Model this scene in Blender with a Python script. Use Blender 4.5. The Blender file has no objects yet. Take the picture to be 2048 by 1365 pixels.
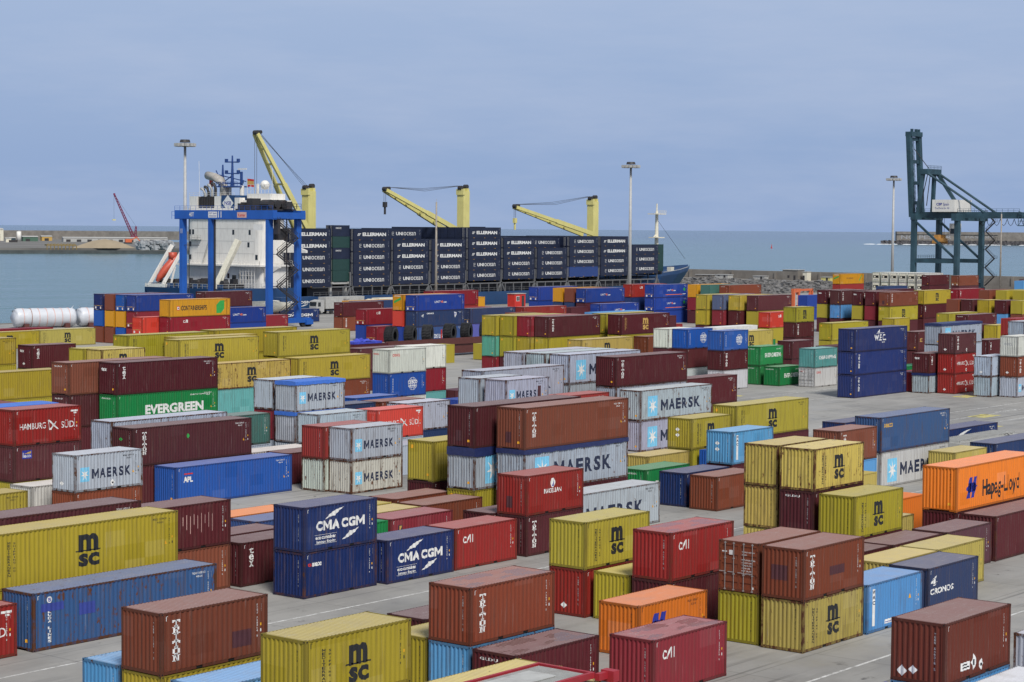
import bpy, bmesh, math, random
from mathutils import Vector, Matrix
R = math.radians
sc = bpy.context.scene
C = sc.collection
rnd = random.Random(7)
# ---------------------------------------------------------------- camera
# world axes: x = along the container rows and the quay, y = across them towards the water
yaw, pitch, roll = 0.67558, 0.05539726, 0.00804601
cd = bpy.data.cameras.new('camera'); cam = bpy.data.objects.new('camera', cd); C.objects.link(cam); sc.camera = cam
cd.sensor_width = 36; cd.lens = 36 * 4071.43 / 2048; cd.clip_start = 1; cd.clip_end = 60000
F = Vector((math.cos(yaw), math.sin(yaw), 0)); Rt = Vector((math.sin(yaw), -math.cos(yaw), 0)); Up = Vector((0, 0, 1))
F2 = F * math.cos(pitch) - Up * math.sin(pitch); U2 = Up * math.cos(pitch) + F * math.sin(pitch)
R3 = Rt * math.cos(roll) + U2 * math.sin(roll); U3 = U2 * math.cos(roll) - Rt * math.sin(roll)
cam.matrix_world = Matrix(((R3.x, U3.x, -F2.x, 0), (R3.y, U3.y, -F2.y, 0), (R3.z, U3.z, -F2.z, 20.946), (0, 0, 0, 1)))
# ---------------------------------------------------------------- light
sc.view_settings.view_transform = 'Standard'; sc.view_settings.look = 'None'
sc.view_settings.exposure = -0.12; sc.view_settings.gamma = 1.0
SUN_EL, SUN_AZ = R(50), R(-122)          # direction to the sun in the xy plane, from +x
sund = bpy.data.lights.new('sun', 'SUN'); sund.energy = 4.0; sund.angle = R(14); sund.color = (1, .96, .9)
sun = bpy.data.objects.new('sun', sund); C.objects.link(sun)
sd = Vector((math.cos(SUN_EL) * math.cos(SUN_AZ), math.cos(SUN_EL) * math.sin(SUN_AZ), math.sin(SUN_EL)))
sun.rotation_euler = sd.to_track_quat('Z', 'Y').to_euler()
w = bpy.data.worlds.new('World'); sc.world = w; w.use_nodes = True
nt = w.node_tree; N = nt.nodes; Lk = nt.links; N.clear()
out = N.new('ShaderNodeOutputWorld'); bg = N.new('ShaderNodeBackground'); Lk.new(bg.outputs[0], out.inputs[0])
sky = N.new('ShaderNodeTexSky'); sky.sky_type = 'NISHITA'; sky.sun_disc = False
sky.sun_elevation = SUN_EL; sky.sun_rotation = math.pi / 2 - SUN_AZ; sky.dust_density = 2; sky.ozone_density = 2
def wmath(op, a, b):
    n = N.new('ShaderNodeMath'); n.operation = op
    for i, v in enumerate((a, b)):
        if isinstance(v, (int, float)): n.inputs[i].default_value = v
        else: Lk.new(v, n.inputs[i])
    return n.outputs[0]
tc = N.new('ShaderNodeTexCoord'); sp = N.new('ShaderNodeSeparateXYZ'); Lk.new(tc.outputs['Generated'], sp.inputs[0])
# thin overcast: a veil of even cloud over the blue, paler and a little violet higher up; unseen dome above darkened to cut ambient fill
ramp = N.new('ShaderNodeValToRGB'); Lk.new(sp.outputs[2], ramp.inputs[0])
el = ramp.color_ramp.elements
el[0].position = 0.0; el[0].color = (.285, .400, .640, 1)
el[1].position = 0.9; el[1].color = (.31, .35, .42, 1)
for p_, c_ in ((.035, (.300, .415, .650)), (.09, (.355, .465, .685)), (.16, (.430, .530, .730)), (.26, (.30, .35, .46))):
    e = el.new(p_); e.color = (*c_, 1)
mp = N.new('ShaderNodeMapping'); Lk.new(tc.outputs['Generated'], mp.inputs[0]); mp.inputs['Scale'].default_value = (1.6, 1.6, 9); mp.inputs['Rotation'].default_value = (R(8), R(-6), R(20))
nz = N.new('ShaderNodeTexNoise'); Lk.new(mp.outputs[0], nz.inputs[0]); nz.inputs['Scale'].default_value = 2.2; nz.inputs['Detail'].default_value = 7; nz.inputs['Roughness'].default_value = .62
cr = N.new('ShaderNodeMapRange'); Lk.new(nz.outputs[0], cr.inputs[0]); cr.inputs[1].default_value = .46; cr.inputs[2].default_value = .74; cr.inputs[3].default_value = 0; cr.inputs[4].default_value = .5
mx = N.new('ShaderNodeMixRGB'); Lk.new(cr.outputs[0], mx.inputs[0]); Lk.new(ramp.outputs[0], mx.inputs[1]); mx.inputs[2].default_value = (.50, .57, .74, 1)
ms = N.new('ShaderNodeMixRGB'); ms.blend_type = 'ADD'; ms.inputs[0].default_value = 1
sk = N.new('ShaderNodeVectorMath'); sk.operation = 'SCALE'; Lk.new(sky.outputs[0], sk.inputs[0]); sk.inputs['Scale'].default_value = .004
Lk.new(mx.outputs[0], ms.inputs[1]); Lk.new(sk.outputs[0], ms.inputs[2]); Lk.new(ms.outputs[0], bg.inputs[0]); bg.inputs[1].default_value = 1.04

# ---------------------------------------------------------------- materials
def newmat(name):
    m = bpy.data.materials.new(name); m.use_nodes = True
    return m, m.node_tree, m.node_tree.nodes['Principled BSDF']
def nd(nt, t, **k):
    n = nt.nodes.new(t)
    for a, b in k.items():
        if a in ('operation', 'blend_type', 'noise_dimensions', 'attribute_type', 'attribute_name', 'feature'): setattr(n, a, b)
        else: n.inputs[a.replace('_', ' ')].default_value = b
    return n
def noise(nt, vec, scale, detail=4, rough=.55):
    n = nd(nt, 'ShaderNodeTexNoise', Scale=scale, Detail=detail, Roughness=rough); nt.links.new(vec, n.inputs['Vector']); return n.outputs[0]
def mapr(nt, v, a, b, c=0., d=1.):
    n = nt.nodes.new('ShaderNodeMapRange'); nt.links.new(v, n.inputs[0])
    for i, x in enumerate((a, b, c, d)):
        if isinstance(x, (int, float)): n.inputs[i + 1].default_value = x
        else: nt.links.new(x, n.inputs[i + 1])
    return n.outputs[0]
def mth(nt, op, a, b=0.):
    n = nt.nodes.new('ShaderNodeMath'); n.operation = op
    for i, v in enumerate((a, b)):
        if isinstance(v, (int, float)): n.inputs[i].default_value = v
        else: nt.links.new(v, n.inputs[i])
    return n.outputs[0]
def mixc(nt, f, a, b, mode='MIX'):
    n = nt.nodes.new('ShaderNodeMixRGB'); n.blend_type = mode
    for i, v in enumerate((f, a, b)):
        if isinstance(v, (int, float)): n.inputs[i].default_value = v
        elif isinstance(v, tuple): n.inputs[i].default_value = (*v, 1)
        else: nt.links.new(v, n.inputs[i])
    return n.outputs[0]
def mapping(nt, vec, scale):
    n = nt.nodes.new('ShaderNodeMapping'); nt.links.new(vec, n.inputs[0]); n.inputs['Scale'].default_value = scale; return n.outputs[0]
RUST = (.11, .042, .02)
def paint_material(name, kind):
    """weathered container paint; the paint colour and the wear (alpha) come from the object's own colour"""
    m, nt, b = newmat(name); L = nt.links.new
    oi = nt.nodes.new('ShaderNodeObjectInfo'); tcn = nt.nodes.new('ShaderNodeTexCoord')
    ofs = nt.nodes.new('ShaderNodeVectorMath'); ofs.operation = 'ADD'
    loc = nt.nodes.new('ShaderNodeVectorMath'); loc.operation = 'SCALE'; L(oi.outputs['Location'], loc.inputs[0]); loc.inputs['Scale'].default_value = .73
    L(tcn.outputs['Object'], ofs.inputs[0]); L(loc.outputs[0], ofs.inputs[1]); P = ofs.outputs[0]
    col = oi.outputs['Color']; wear = mth(nt, 'SUBTRACT', 1.0, oi.outputs['Alpha'])
    big = noise(nt, P, .45, 3); col = mixc(nt, mapr(nt, big, .3, .7, 0, .16), col, (.5, .48, .45), 'SOFT_LIGHT')
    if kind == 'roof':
        sc_ = nt.nodes.new('ShaderNodeVectorMath'); sc_.operation = 'SCALE'; L(col, sc_.inputs[0]); sc_.inputs['Scale'].default_value = 1.42; col = mixc(nt, .23, sc_.outputs[0], (.66, .60, .58)); col = mixc(nt, mapr(nt, noise(nt, P, .9, 6, .7), .45, .8, 0, .35), col, (.34, .30, .28))  # roof colour raised and paled: fading plus sky light put into the colour
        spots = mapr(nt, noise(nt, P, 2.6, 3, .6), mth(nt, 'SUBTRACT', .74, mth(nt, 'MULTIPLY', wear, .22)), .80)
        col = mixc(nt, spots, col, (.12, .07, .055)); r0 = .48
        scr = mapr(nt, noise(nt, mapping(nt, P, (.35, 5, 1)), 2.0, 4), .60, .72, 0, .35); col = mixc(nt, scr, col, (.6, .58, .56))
    else:
        st = noise(nt, mapping(nt, P, (5.5, 5.5, .28)), 1.6, 5, .6)
        col = mixc(nt, mth(nt, 'MULTIPLY', mapr(nt, st, .50, .78, 0, .9), mth(nt, 'ADD', .45, wear)), col, (.10, .065, .05))
        lt = noise(nt, mapping(nt, P, (7, 7, .22)), 2.3, 4, .6); col = mixc(nt, mapr(nt, lt, .62, .85, 0, .28), col, (.55, .52, .50))
        sn = nt.nodes.new('ShaderNodeVectorMath'); sn.operation = 'SNAP'; L(P, sn.inputs[0]); sn.inputs[1].default_value = (1.35, 1.35, .83); wn_ = nt.nodes.new('ShaderNodeTexWhiteNoise'); L(sn.outputs[0], wn_.inputs['Vector'])
        hv = nt.nodes.new('ShaderNodeHueSaturation'); hv.inputs['Saturation'].default_value = 1.08; hv.inputs['Value'].default_value = .72; L(col, hv.inputs['Color']); col = mixc(nt, mapr(nt, wn_.outputs['Value'], .95, .955, 0, .32), col, hv.outputs[0])
        hw = nt.nodes.new('ShaderNodeHueSaturation'); hw.inputs['Saturation'].default_value = .85; hw.inputs['Value'].default_value = 1.2; L(col, hw.inputs['Color']); col = mixc(nt, mapr(nt, wn_.outputs['Value'], .04, .035, 0, .35), col, hw.outputs[0])
        thr = mth(nt, 'SUBTRACT', .83 if kind == 'panel' else .70, mth(nt, 'MULTIPLY', wear, .40))
        rs = noise(nt, mapping(nt, P, (1.0, 1.0, .42)), 3.4, 8, .72)
        col = mixc(nt, mapr(nt, rs, thr, mth(nt, 'ADD', thr, .05)), col, RUST); r0 = .55
        if kind == 'frame':
            col = mixc(nt, .40, col, (.030, .020, .016))
            rr = noise(nt, P, 1.4, 6, .7); col = mixc(nt, mapr(nt, rr, mth(nt, 'SUBTRACT', .62, mth(nt, 'MULTIPLY', wear, .42)), .75, 0, .9), col, RUST)
    L(col, b.inputs['Base Color']); L(mapr(nt, noise(nt, P, 6, 4), .3, .7, r0 - .1, r0 + .15), b.inputs['Roughness'])
    b.inputs['Specular IOR Level'].default_value = .32 if kind == 'roof' else .18
    return m
PAINT = paint_material('container_paint', 'panel'); PFRAME = paint_material('container_frame_paint', 'frame'); PROOF = paint_material('container_roof_paint_skylit', 'roof')
PROOFG = PROOF.copy(); PROOFG.name = 'container_roof_groove_dirt_shade'
_b = PROOFG.node_tree.nodes['Principled BSDF']; _lk = _b.inputs['Base Color'].links[0]; PROOFG.node_tree.links.new(mixc(PROOFG.node_tree, .34, _lk.from_socket, (.07, .055, .05)), _b.inputs['Base Color'])  # grooves darkened: dirt plus rib shading painted into the roof colour
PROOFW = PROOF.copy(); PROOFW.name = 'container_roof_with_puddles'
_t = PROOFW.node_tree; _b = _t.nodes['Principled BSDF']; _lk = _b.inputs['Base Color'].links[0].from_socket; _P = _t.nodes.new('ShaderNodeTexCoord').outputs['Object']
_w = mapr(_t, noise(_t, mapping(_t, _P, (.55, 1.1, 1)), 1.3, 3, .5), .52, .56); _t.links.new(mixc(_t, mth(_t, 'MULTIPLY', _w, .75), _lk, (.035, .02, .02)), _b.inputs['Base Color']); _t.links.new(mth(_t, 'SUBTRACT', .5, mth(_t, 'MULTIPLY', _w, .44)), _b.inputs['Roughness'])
def plain(name, col, rough=.6, metal=0., var=.12, scale=1.5, dirt=0., streak=False):
    m, nt, b = newmat(name); tcn = nt.nodes.new('ShaderNodeTexCoord'); P = tcn.outputs['Object']
    c = mixc(nt, mapr(nt, noise(nt, P, scale, 5, .6), .3, .7, 0, 1), tuple(x * (1 - var) for x in col), tuple(min(1, x * (1 + var)) for x in col))
    if dirt: c = mixc(nt, mapr(nt, noise(nt, mapping(nt, P, (3, 3, .3) if streak else (1, 1, 1)), 1.3, 6, .65), .5, .72, 0, dirt), c, RUST)
    nt.links.new(c, b.inputs['Base Color']); b.inputs['Roughness'].default_value = rough; b.inputs['Metallic'].default_value = metal
    return m
M = dict(
    black=plain('black_lettering', (.014, .015, .018), .6), white=plain('white_lettering', (.72, .72, .70), .6), gold=plain('gold_lettering', (.52, .33, .09), .6),
    red=plain('red_lettering', (.55, .03, .02), .6), sky=plain('sky_blue_emblem', (.19, .52, .74), .6), blue=plain('blue_emblem', (.02, .03, .28), .6),
    navy=plain('navy_lettering', (.015, .022, .055), .6), amber=plain('amber_sticker', (.75, .38, .02), .5), green=plain('green_emblem', (.03, .33, .06), .6),
    orange=plain('orange_lettering', (.75, .17, .03), .6), hole=plain('dark_opening', (.006, .006, .006), .9), steel=plain('galvanised_rod', (.35, .34, .33), .5, .4),
    dust=plain('dark_repaint', (.05, .03, .035), .7), tarpB=plain('blue_tarpaulin', (.055, .17, .60), .45, var=.15, scale=4), tarpN=plain('navy_tarpaulin', (.02, .03, .11), .4, var=.2, scale=4),
    rubber=plain('tyre_rubber', (.022, .023, .026), .8), conc=plain('weathered_concrete', (.20, .185, .165), .9, var=.25, scale=.15, dirt=.25, streak=True),
    dgrey=plain('dark_machinery', (.035, .035, .038), .6, dirt=.3), shipwhite=plain('ship_white', (.74, .72, .67), .5, var=.06, scale=.2, dirt=.30, streak=True),
    shipblue=plain('hull_blue', (.014, .055, .15), .5, var=.15, scale=.2, dirt=.12, streak=True), yellow=plain('crane_cream_yellow', (.66, .60, .22), .5, var=.08, scale=.3, dirt=.18, streak=True),
    rtg=plain('gantry_blue', (.015, .10, .42), .45, var=.12, scale=.3, dirt=.05), sts=plain('crane_teal', (.026, .064, .086), .55, var=.45, scale=.2, dirt=.08),
    steelgrey=plain('galvanised_grey', (.40, .40, .39), .5, var=.1), glass=plain('dark_glass', (.02, .025, .03), .1), brown=plain('brown_steel', (.10, .03, .025), .6),
    cream=plain('cream_white', (.72, .68, .55), .5, dirt=.1), orangep=plain('orange_machine', (.62, .14, .05), .5, dirt=.2), lifeboat=plain('lifeboat_orange', (.48, .075, .04), .45),
    redcrane=plain('crane_crimson', (.22, .02, .07), .5), wrap=plain('white_wrapping', (.58, .60, .64), .38, var=.08, scale=.8), mastblue=plain('mast_blue', (.02, .06, .22), .5),
    shipn=plain('ship_container_navy', (.010, .016, .042), .5, var=.25, scale=.5), patch=plain('old_paint_patch', (.07, .02, .025), .6), bpatch=plain('blue_paint_patch', (.03, .05, .27), .6),
    fpatch=plain('faded_patch', (.30, .31, .33), .6), pink=plain('pink_strap', (.62, .40, .36), .6), truss=plain('truss_grey', (.14, .145, .15), .6, dirt=.3), lgrey=plain('light_grey_panel', (.42, .42, .40), .6, dirt=.3))
# ---------------------------------------------------------------- mesh helpers
class MB:
    def __init__(s): s.v = []; s.f = []; s.m = []
    def box(s, x0, x1, y0, y1, z0, z1, m=0):
        b = len(s.v); s.v += [(x, y, z) for z in (z0, z1) for y in (y0, y1) for x in (x0, x1)]
        for f in ((0, 2, 3, 1), (4, 5, 7, 6), (0, 1, 5, 4), (2, 6, 7, 3), (0, 4, 6, 2), (1, 3, 7, 5)): s.f.append([b + i for i in f]); s.m.append(m)
        return s
    def quad(s, pts, m=0):
        b = len(s.v); s.v += [tuple(p) for p in pts]; s.f.append(list(range(b, b + len(pts)))); s.m.append(m); return s
    def beam(s, p, q, w=.3, h=None, m=0, up=(0, 0, 1)):
        h = h or w; p = Vector(p); q = Vector(q); d = (q - p).normalized(); up = Vector(up)
        if abs(d.dot(up)) > .98: up = Vector((1, 0, 0))
        a = d.cross(up).normalized() * w / 2; c = a.cross(d).normalized() * h / 2; b = len(s.v)
        for e in (p, q):
            for i, j in ((-1, -1), (1, -1), (1, 1), (-1, 1)): s.v.append(tuple(e + a * i + c * j))
        for f in ((3, 2, 1, 0), (4, 5, 6, 7), (0, 1, 5, 4), (1, 2, 6, 5), (2, 3, 7, 6), (3, 0, 4, 7)): s.f.append([b + i for i in f]); s.m.append(m)
        return s
    def tube(s, pts, r, n=10, m=0, cap=True):
        pts = [Vector(p) for p in pts]; rs = r if isinstance(r, (list, tuple)) else [r] * len(pts); b = len(s.v)
        for i, p in enumerate(pts):
            d = (pts[min(i + 1, len(pts) - 1)] - pts[max(i - 1, 0)]).normalized(); up = Vector((0, 0, 1)) if abs(d.z) < .95 else Vector((1, 0, 0))
            a = d.cross(up).normalized(); c = a.cross(d).normalized()
            for k in range(n): t = 2 * math.pi * k / n; s.v.append(tuple(p + (a * math.cos(t) + c * math.sin(t)) * rs[i]))
        for i in range(len(pts) - 1):
            for k in range(n): s.f.append([b + i * n + k, b + i * n + (k + 1) % n, b + (i + 1) * n + (k + 1) % n, b + (i + 1) * n + k]); s.m.append(m)
        if cap: s.f.append([b + k for k in range(n)][::-1]); s.m.append(m); s.f.append([b + (len(pts) - 1) * n + k for k in range(n)]); s.m.append(m)
        return s
    def ball(s, c, r, m=0, n=12, k=8, sc=(1, 1, 1)):
        b = len(s.v)
        for i in range(k + 1):
            t = math.pi * i / k
            for j in range(n): a = 2 * math.pi * j / n; s.v.append((c[0] + r * sc[0] * math.sin(t) * math.cos(a), c[1] + r * sc[1] * math.sin(t) * math.sin(a), c[2] + r * sc[2] * math.cos(t)))
        for i in range(k):
            for j in range(n): s.f.append([b + i * n + j, b + (i + 1) * n + j, b + (i + 1) * n + (j + 1) % n, b + i * n + (j + 1) % n]); s.m.append(m)
        return s
    def prism(s, poly, z0, z1, m=0, axis='z'):
        """poly in the plane across the axis, extruded from z0 to z1"""
        def P(a, b_, c): return {'z': (a, b_, c), 'y': (a, c, b_), 'x': (c, a, b_)}[axis]
        b = len(s.v); n = len(poly)
        for z in (z0, z1): s.v += [P(a, b_, z) for a, b_ in poly]
        s.f.append([b + i for i in range(n)][::-1]); s.m.append(m); s.f.append([b + n + i for i in range(n)]); s.m.append(m)
        for i in range(n): s.f.append([b + i, b + (i + 1) % n, b + n + (i + 1) % n, b + n + i]); s.m.append(m)
        return s
    def rail(s, pts, h=1.1, posts=1.5, r=.04, m=0):
        for a, b in zip(pts, pts[1:]):
            a = Vector(a); b = Vector(b); n = max(1, int((b - a).length / posts))
            for zz in (h, h * .5): s.beam(a + Vector((0, 0, zz)), b + Vector((0, 0, zz)), r, m=m)
            for i in range(n + 1): p = a.lerp(b, i / n); s.beam(p, p + Vector((0, 0, h)), r, m=m)
        return s
    def mesh(s, name, mats, smooth=False):
        me = bpy.data.meshes.new(name); me.from_pydata(s.v, [], s.f)
        for x in mats: me.materials.append(x)
        if len(mats) > 1: me.polygons.foreach_set('material_index', s.m)
        if smooth: me.polygons.foreach_set('use_smooth', [True] * len(s.f))
        me.validate(); me.update(); return me
    def build(s, name, mats, parent=None, smooth=False, fix=True):
        if not isinstance(mats, (list, tuple)): mats = [mats]
        me = s.mesh(name, mats, smooth)
        if fix:
            bm = bmesh.new(); bm.from_mesh(me); bmesh.ops.recalc_face_normals(bm, faces=bm.faces); bm.to_mesh(me); bm.free()
        return link(name, me, parent)
def link(name, me, parent=None, loc=None):
    o = bpy.data.objects.new(name, me); C.objects.link(o)
    if parent: o.parent = parent
    if loc: o.location = loc
    return o
def tag(o, label, cat, group=None):
    o['label'] = label; o['category'] = cat
    if group: o['group'] = group
    return o
def thing(name, label, cat, loc=(0, 0, 0), rz=0, group=None):
    o = bpy.data.objects.new(name, None); C.objects.link(o); o.location = loc; o.rotation_euler = (0, 0, rz); o.empty_display_size = .5
    return tag(o, label, cat, group)
def kind(o, k): o['kind'] = k; return o

# ---------------------------------------------------------------- lettering
_tx = {}
def text_polys(s, bold=0.0, mono=False):
    """outline of a string as (points, faces) with cap height 1 and width as set"""
    key = (s, bold)
    if key in _tx: return _tx[key]
    cu = bpy.data.curves.new('t', 'FONT'); cu.body = s; cu.size = 1; cu.offset = bold; cu.resolution_u = 3; cu.fill_mode = 'FRONT'
    o = bpy.data.objects.new('t', cu); C.objects.link(o); bpy.context.view_layer.update()
    me = o.evaluated_get(bpy.context.evaluated_depsgraph_get()).to_mesh()
    v = [(p.co.x, p.co.y) for p in me.vertices]; f = [list(p.vertices) for p in me.polygons]
    C.objects.unlink(o); bpy.data.objects.remove(o); bpy.data.curves.remove(cu)
    x0 = min(a for a, _ in v); x1 = max(a for a, _ in v); y0 = 0 if s not in ('-', '.') else 0; y1 = max(b for _, b in v)
    y0 = min(b for _, b in v) if s.isupper() or s.isdigit() else 0
    v = [((a - x0) / (x1 - x0), (b - y0) / (y1 - y0)) for a, b in v]
    _tx[key] = (v, f); return _tx[key]
class Dec:
    """flat decals collected in a panel's own plane (x right, z up), later laid onto its corrugation"""
    def __init__(s): s.v = []; s.f = []; s.m = []; s.mats = []
    def mi(s, m):
        if m not in s.mats: s.mats.append(m)
        return s.mats.index(m)
    def poly(s, pts, m): b = len(s.v); s.v += list(pts); s.f.append(list(range(b, b + len(pts)))); s.m.append(s.mi(m)); return s
    def rect(s, x0, x1, z0, z1, m): return s.poly([(x0, z0), (x1, z0), (x1, z1), (x0, z1)], m)
    def text(s, t, x, z, wd, ht, m, bold=.02):
        if t == 'M':
            q = .17 + bold * 2.2
            for P in ([(0, 0), (q, 0), (q, 1), (0, 1)], [(1 - q, 0), (1, 0), (1, 1), (1 - q, 1)], [(q, 1), (q, .62), (.5, .12), (.5, .5)], [(1 - q, 1), (.5, .5), (.5, .12), (1 - q, .62)]): s.poly([(x + a * wd, z + c * ht) for a, c in P], m)
            return s
        v, f = text_polys(t, bold); b = len(s.v); s.v += [(x + a * wd, z + c * ht) for a, c in v]; i = s.mi(m)
        for q in f: s.f.append([b + k for k in q]); s.m.append(i)
        return s
    def vtext(s, t, x, ztop, cw, ch, m, bold=.02, gap=.3):
        z = ztop
        for c in t:
            if c != ' ': s.text(c, x + (cw * .35 if c in 'I1' else 0), z - ch, cw * (.3 if c in 'I1' else 1), ch, m, bold)
            z -= ch * (1 + gap)
        return s
    def slab(s, t, x, ztop, cw, ch, m, gap=.18):
        """vertical slab-serif capitals TRITON"""
        G = {'T': [(0, .78, 1, 1), (.37, 0, .63, 1), (.2, 0, .8, .16), (0, .6, .16, .8), (.84, .6, 1, .8)],
             'R': [(.12, 0, .32, 1), (0, 0, .46, .12), (0, .88, .7, 1), (.32, .45, .75, .58), (.7, .5, .9, .95), (.55, .12, .78, .5), (.62, 0, 1, .13)],
             'I': [(.38, 0, .62, 1), (.18, 0, .82, .12), (.18, .88, .82, 1)],
             'O': [(.05, .15, .27, .85), (.73, .15, .95, .85), (.2, 0, .8, .18), (.2, .82, .8, 1)],
             'N': [(.12, 0, .28, 1), (.72, 0, .88, 1), (0, 0, .4, .12), (0, .88, .34, 1), (.6, .88, 1, 1)]}
        for c in t:
            for a, b, d, e in G[c]: s.rect(x + a * cw, x + d * cw, ztop - ch + b * ch, ztop - ch + e * ch, m)
            if c == 'N': s.poly([(x + .12 * cw, ztop), (x + .34 * cw, ztop), (x + .88 * cw, ztop - ch), (x + .66 * cw, ztop - ch)], m)
            ztop -= ch * (1 + gap)
        return s
    def disc(s, x, z, r, m, n=24, r2=None): return s.poly([(x + r * math.cos(2 * math.pi * i / n), z + (r2 or r) * math.sin(2 * math.pi * i / n)) for i in range(n)], m)
    def arc(s, x, z, rx, rz, t, m, a0=0, a1=360, n=28, taper=False):
        P = []
        for i in range(n + 1): a = R(a0 + (a1 - a0) * i / n); P.append((math.cos(a), math.sin(a), 1 - abs(2 * i / n - 1) if taper else 1))
        for (c0, s0, k0), (c1, s1, k1) in zip(P, P[1:]): s.poly([(x + (rx - t * k0) * c0, z + (rz - t * k0) * s0), (x + rx * c0, z + rz * s0), (x + rx * c1, z + rz * s1), (x + (rx - t * k1) * c1, z + (rz - t * k1) * s1)], m)
        return s
    def mesh(s, name, breaks, prof, to3d, proud=.004):
        me = bpy.data.meshes.new(name); lay = [i for i in range(len(s.f))]
        # every decal keeps a hair of distance from the ones laid before it
        vo = {}
        for fi, q in enumerate(s.f):
            for k in q: vo[k] = s.m[fi]
        me.from_pydata([(x, vo.get(i, 0) * .0015, z) for i, (x, z) in enumerate(s.v)], [], s.f)
        for x in s.mats: me.materials.append(M[x])
        me.polygons.foreach_set('material_index', s.m)
        bm = bmesh.new(); bm.from_mesh(me)
        xs = [v.co.x for v in bm.verts]; lo, hi = min(xs), max(xs)
        for bx in breaks:
            if lo < bx < hi: bmesh.ops.bisect_plane(bm, geom=bm.verts[:] + bm.edges[:] + bm.faces[:], plane_co=(bx, 0, 0), plane_no=(1, 0, 0))
        for v in bm.verts: v.co = to3d(v.co.x, prof(v.co.x) - proud - v.co.y, v.co.z)
        bm.to_mesh(me); bm.free(); me.update(); return me
# ---------------------------------------------------------------- the setting
def ground_mat():
    m, nt, b = newmat('yard_concrete'); P = nt.nodes.new('ShaderNodeTexCoord').outputs['Object']
    c = mixc(nt, mapr(nt, noise(nt, P, .05, 6, .65), .3, .7), (.19, .185, .175), (.37, .36, .335))
    c = mixc(nt, mapr(nt, noise(nt, mapping(nt, P, (.25, 1.4, 1)), .35, 7, .7), .52, .74, 0, .65), c, (.15, .145, .135))
    c = mixc(nt, mapr(nt, noise(nt, P, .55, 7, .75), .60, .70, 0, .75), c, (.085, .08, .075))
    c = mixc(nt, mapr(nt, noise(nt, mapping(nt, P, (.12, 2.4, 1)), .5, 5, .6), .60, .72, 0, .4), c, (.42, .41, .38))
    for rot, sc_y, thr in ((0, 1.6, .60), (R(24), 1.2, .64), (R(-38), 1.1, .66)):      # tyre tracks swinging through the lanes
        mp_ = nt.nodes.new('ShaderNodeMapping'); nt.links.new(P, mp_.inputs[0]); mp_.inputs['Rotation'].default_value = (0, 0, rot); mp_.inputs['Scale'].default_value = (.03, sc_y, 1)
        wv_ = noise(nt, mp_.outputs[0], 1.0, 3, .5); rg = noise(nt, P, .03, 2); c = mixc(nt, mth(nt, 'MULTIPLY', mapr(nt, wv_, thr, thr + .05, 0, .55), mapr(nt, rg, .45, .55)), c, (.09, .087, .082))
    sp_ = mapr(nt, noise(nt, P, 1.1, 3, .5), .72, .75, 0, .8); c = mixc(nt, sp_, c, (.05, .048, .045))
    br = nt.nodes.new('ShaderNodeTexBrick'); nt.links.new(P, br.inputs[0]); br.inputs['Scale'].default_value = .16; br.inputs['Mortar Size'].default_value = .006; br.offset = 0; br.inputs['Brick Width'].default_value = 1; br.inputs['Row Height'].default_value = .9
    br.inputs['Color1'].default_value = br.inputs['Color2'].default_value = (1, 1, 1, 1); br.inputs['Mortar'].default_value = (.55, .55, .55, 1)
    c = mixc(nt, .7, c, br.outputs[0], 'MULTIPLY')
    nt.links.new(c, b.inputs['Base Color']); nt.links.new(mapr(nt, noise(nt, P, .3, 5), .35, .65, .5, .9), b.inputs['Roughness']); return m
g = MB(); g.box(-60, 692, -420, 348.9, -9, 0); g.quad([(-60, 348.9, -9), (692, 348.9, -9), (692, 348.9, 0), (-60, 348.9, 0)])
kind(g.build('ground', ground_mat()), 'structure')
e = MB(); e.box(-60, 665, 348.9, 350, -9, .16); kind(e.build('quay_edge', M['conc']), 'structure')
def linemat(name, col):
    m, nt, b = newmat(name); P = nt.nodes.new('ShaderNodeTexCoord').outputs['Object']
    nt.links.new(mixc(nt, mapr(nt, noise(nt, P, 1.4, 6, .75), .42, .62), col, (.27, .265, .25)), b.inputs['Base Color']); b.inputs['Roughness'].default_value = .7; return m
lw = MB(); ly = MB()
for v_ in (47.6, 76.4, 98.2, 103.0, 107.2, 128.2, 135.2, 163.0): lw.box(-20 if v_ < 80 else 150, 420, v_, v_ + .16, .004, .008)
for x_, y_ in ((206, 108.5), (219, 103.5), (190, 110), (212, 96)): lw.box(x_, x_ + 6, y_, y_ + .2, .004, .008); lw.box(x_ + 5.8, x_ + 6, y_, y_ + 2.5, .0045, .0085)
for x_, y_ in ((212, 102.0), (221, 97.4), (200, 96.0), (214.5, 138.0), (236, 116.0), (118, 46.5), (96, 49.2), (110, 48.9), (126, 55.0)): ly.box(x_, x_ + (4.4 if x_ > 180 else .9), y_ - .5, y_ + (1.7 if x_ > 180 else .5), .004, .008)
kind(lw.build('white_markings', linemat('white_line', (.62, .62, .60))), 'structure'); kind(ly.build('yellow_markings', linemat('yellow_patch', (.58, .50, .10))), 'structure')
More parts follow.
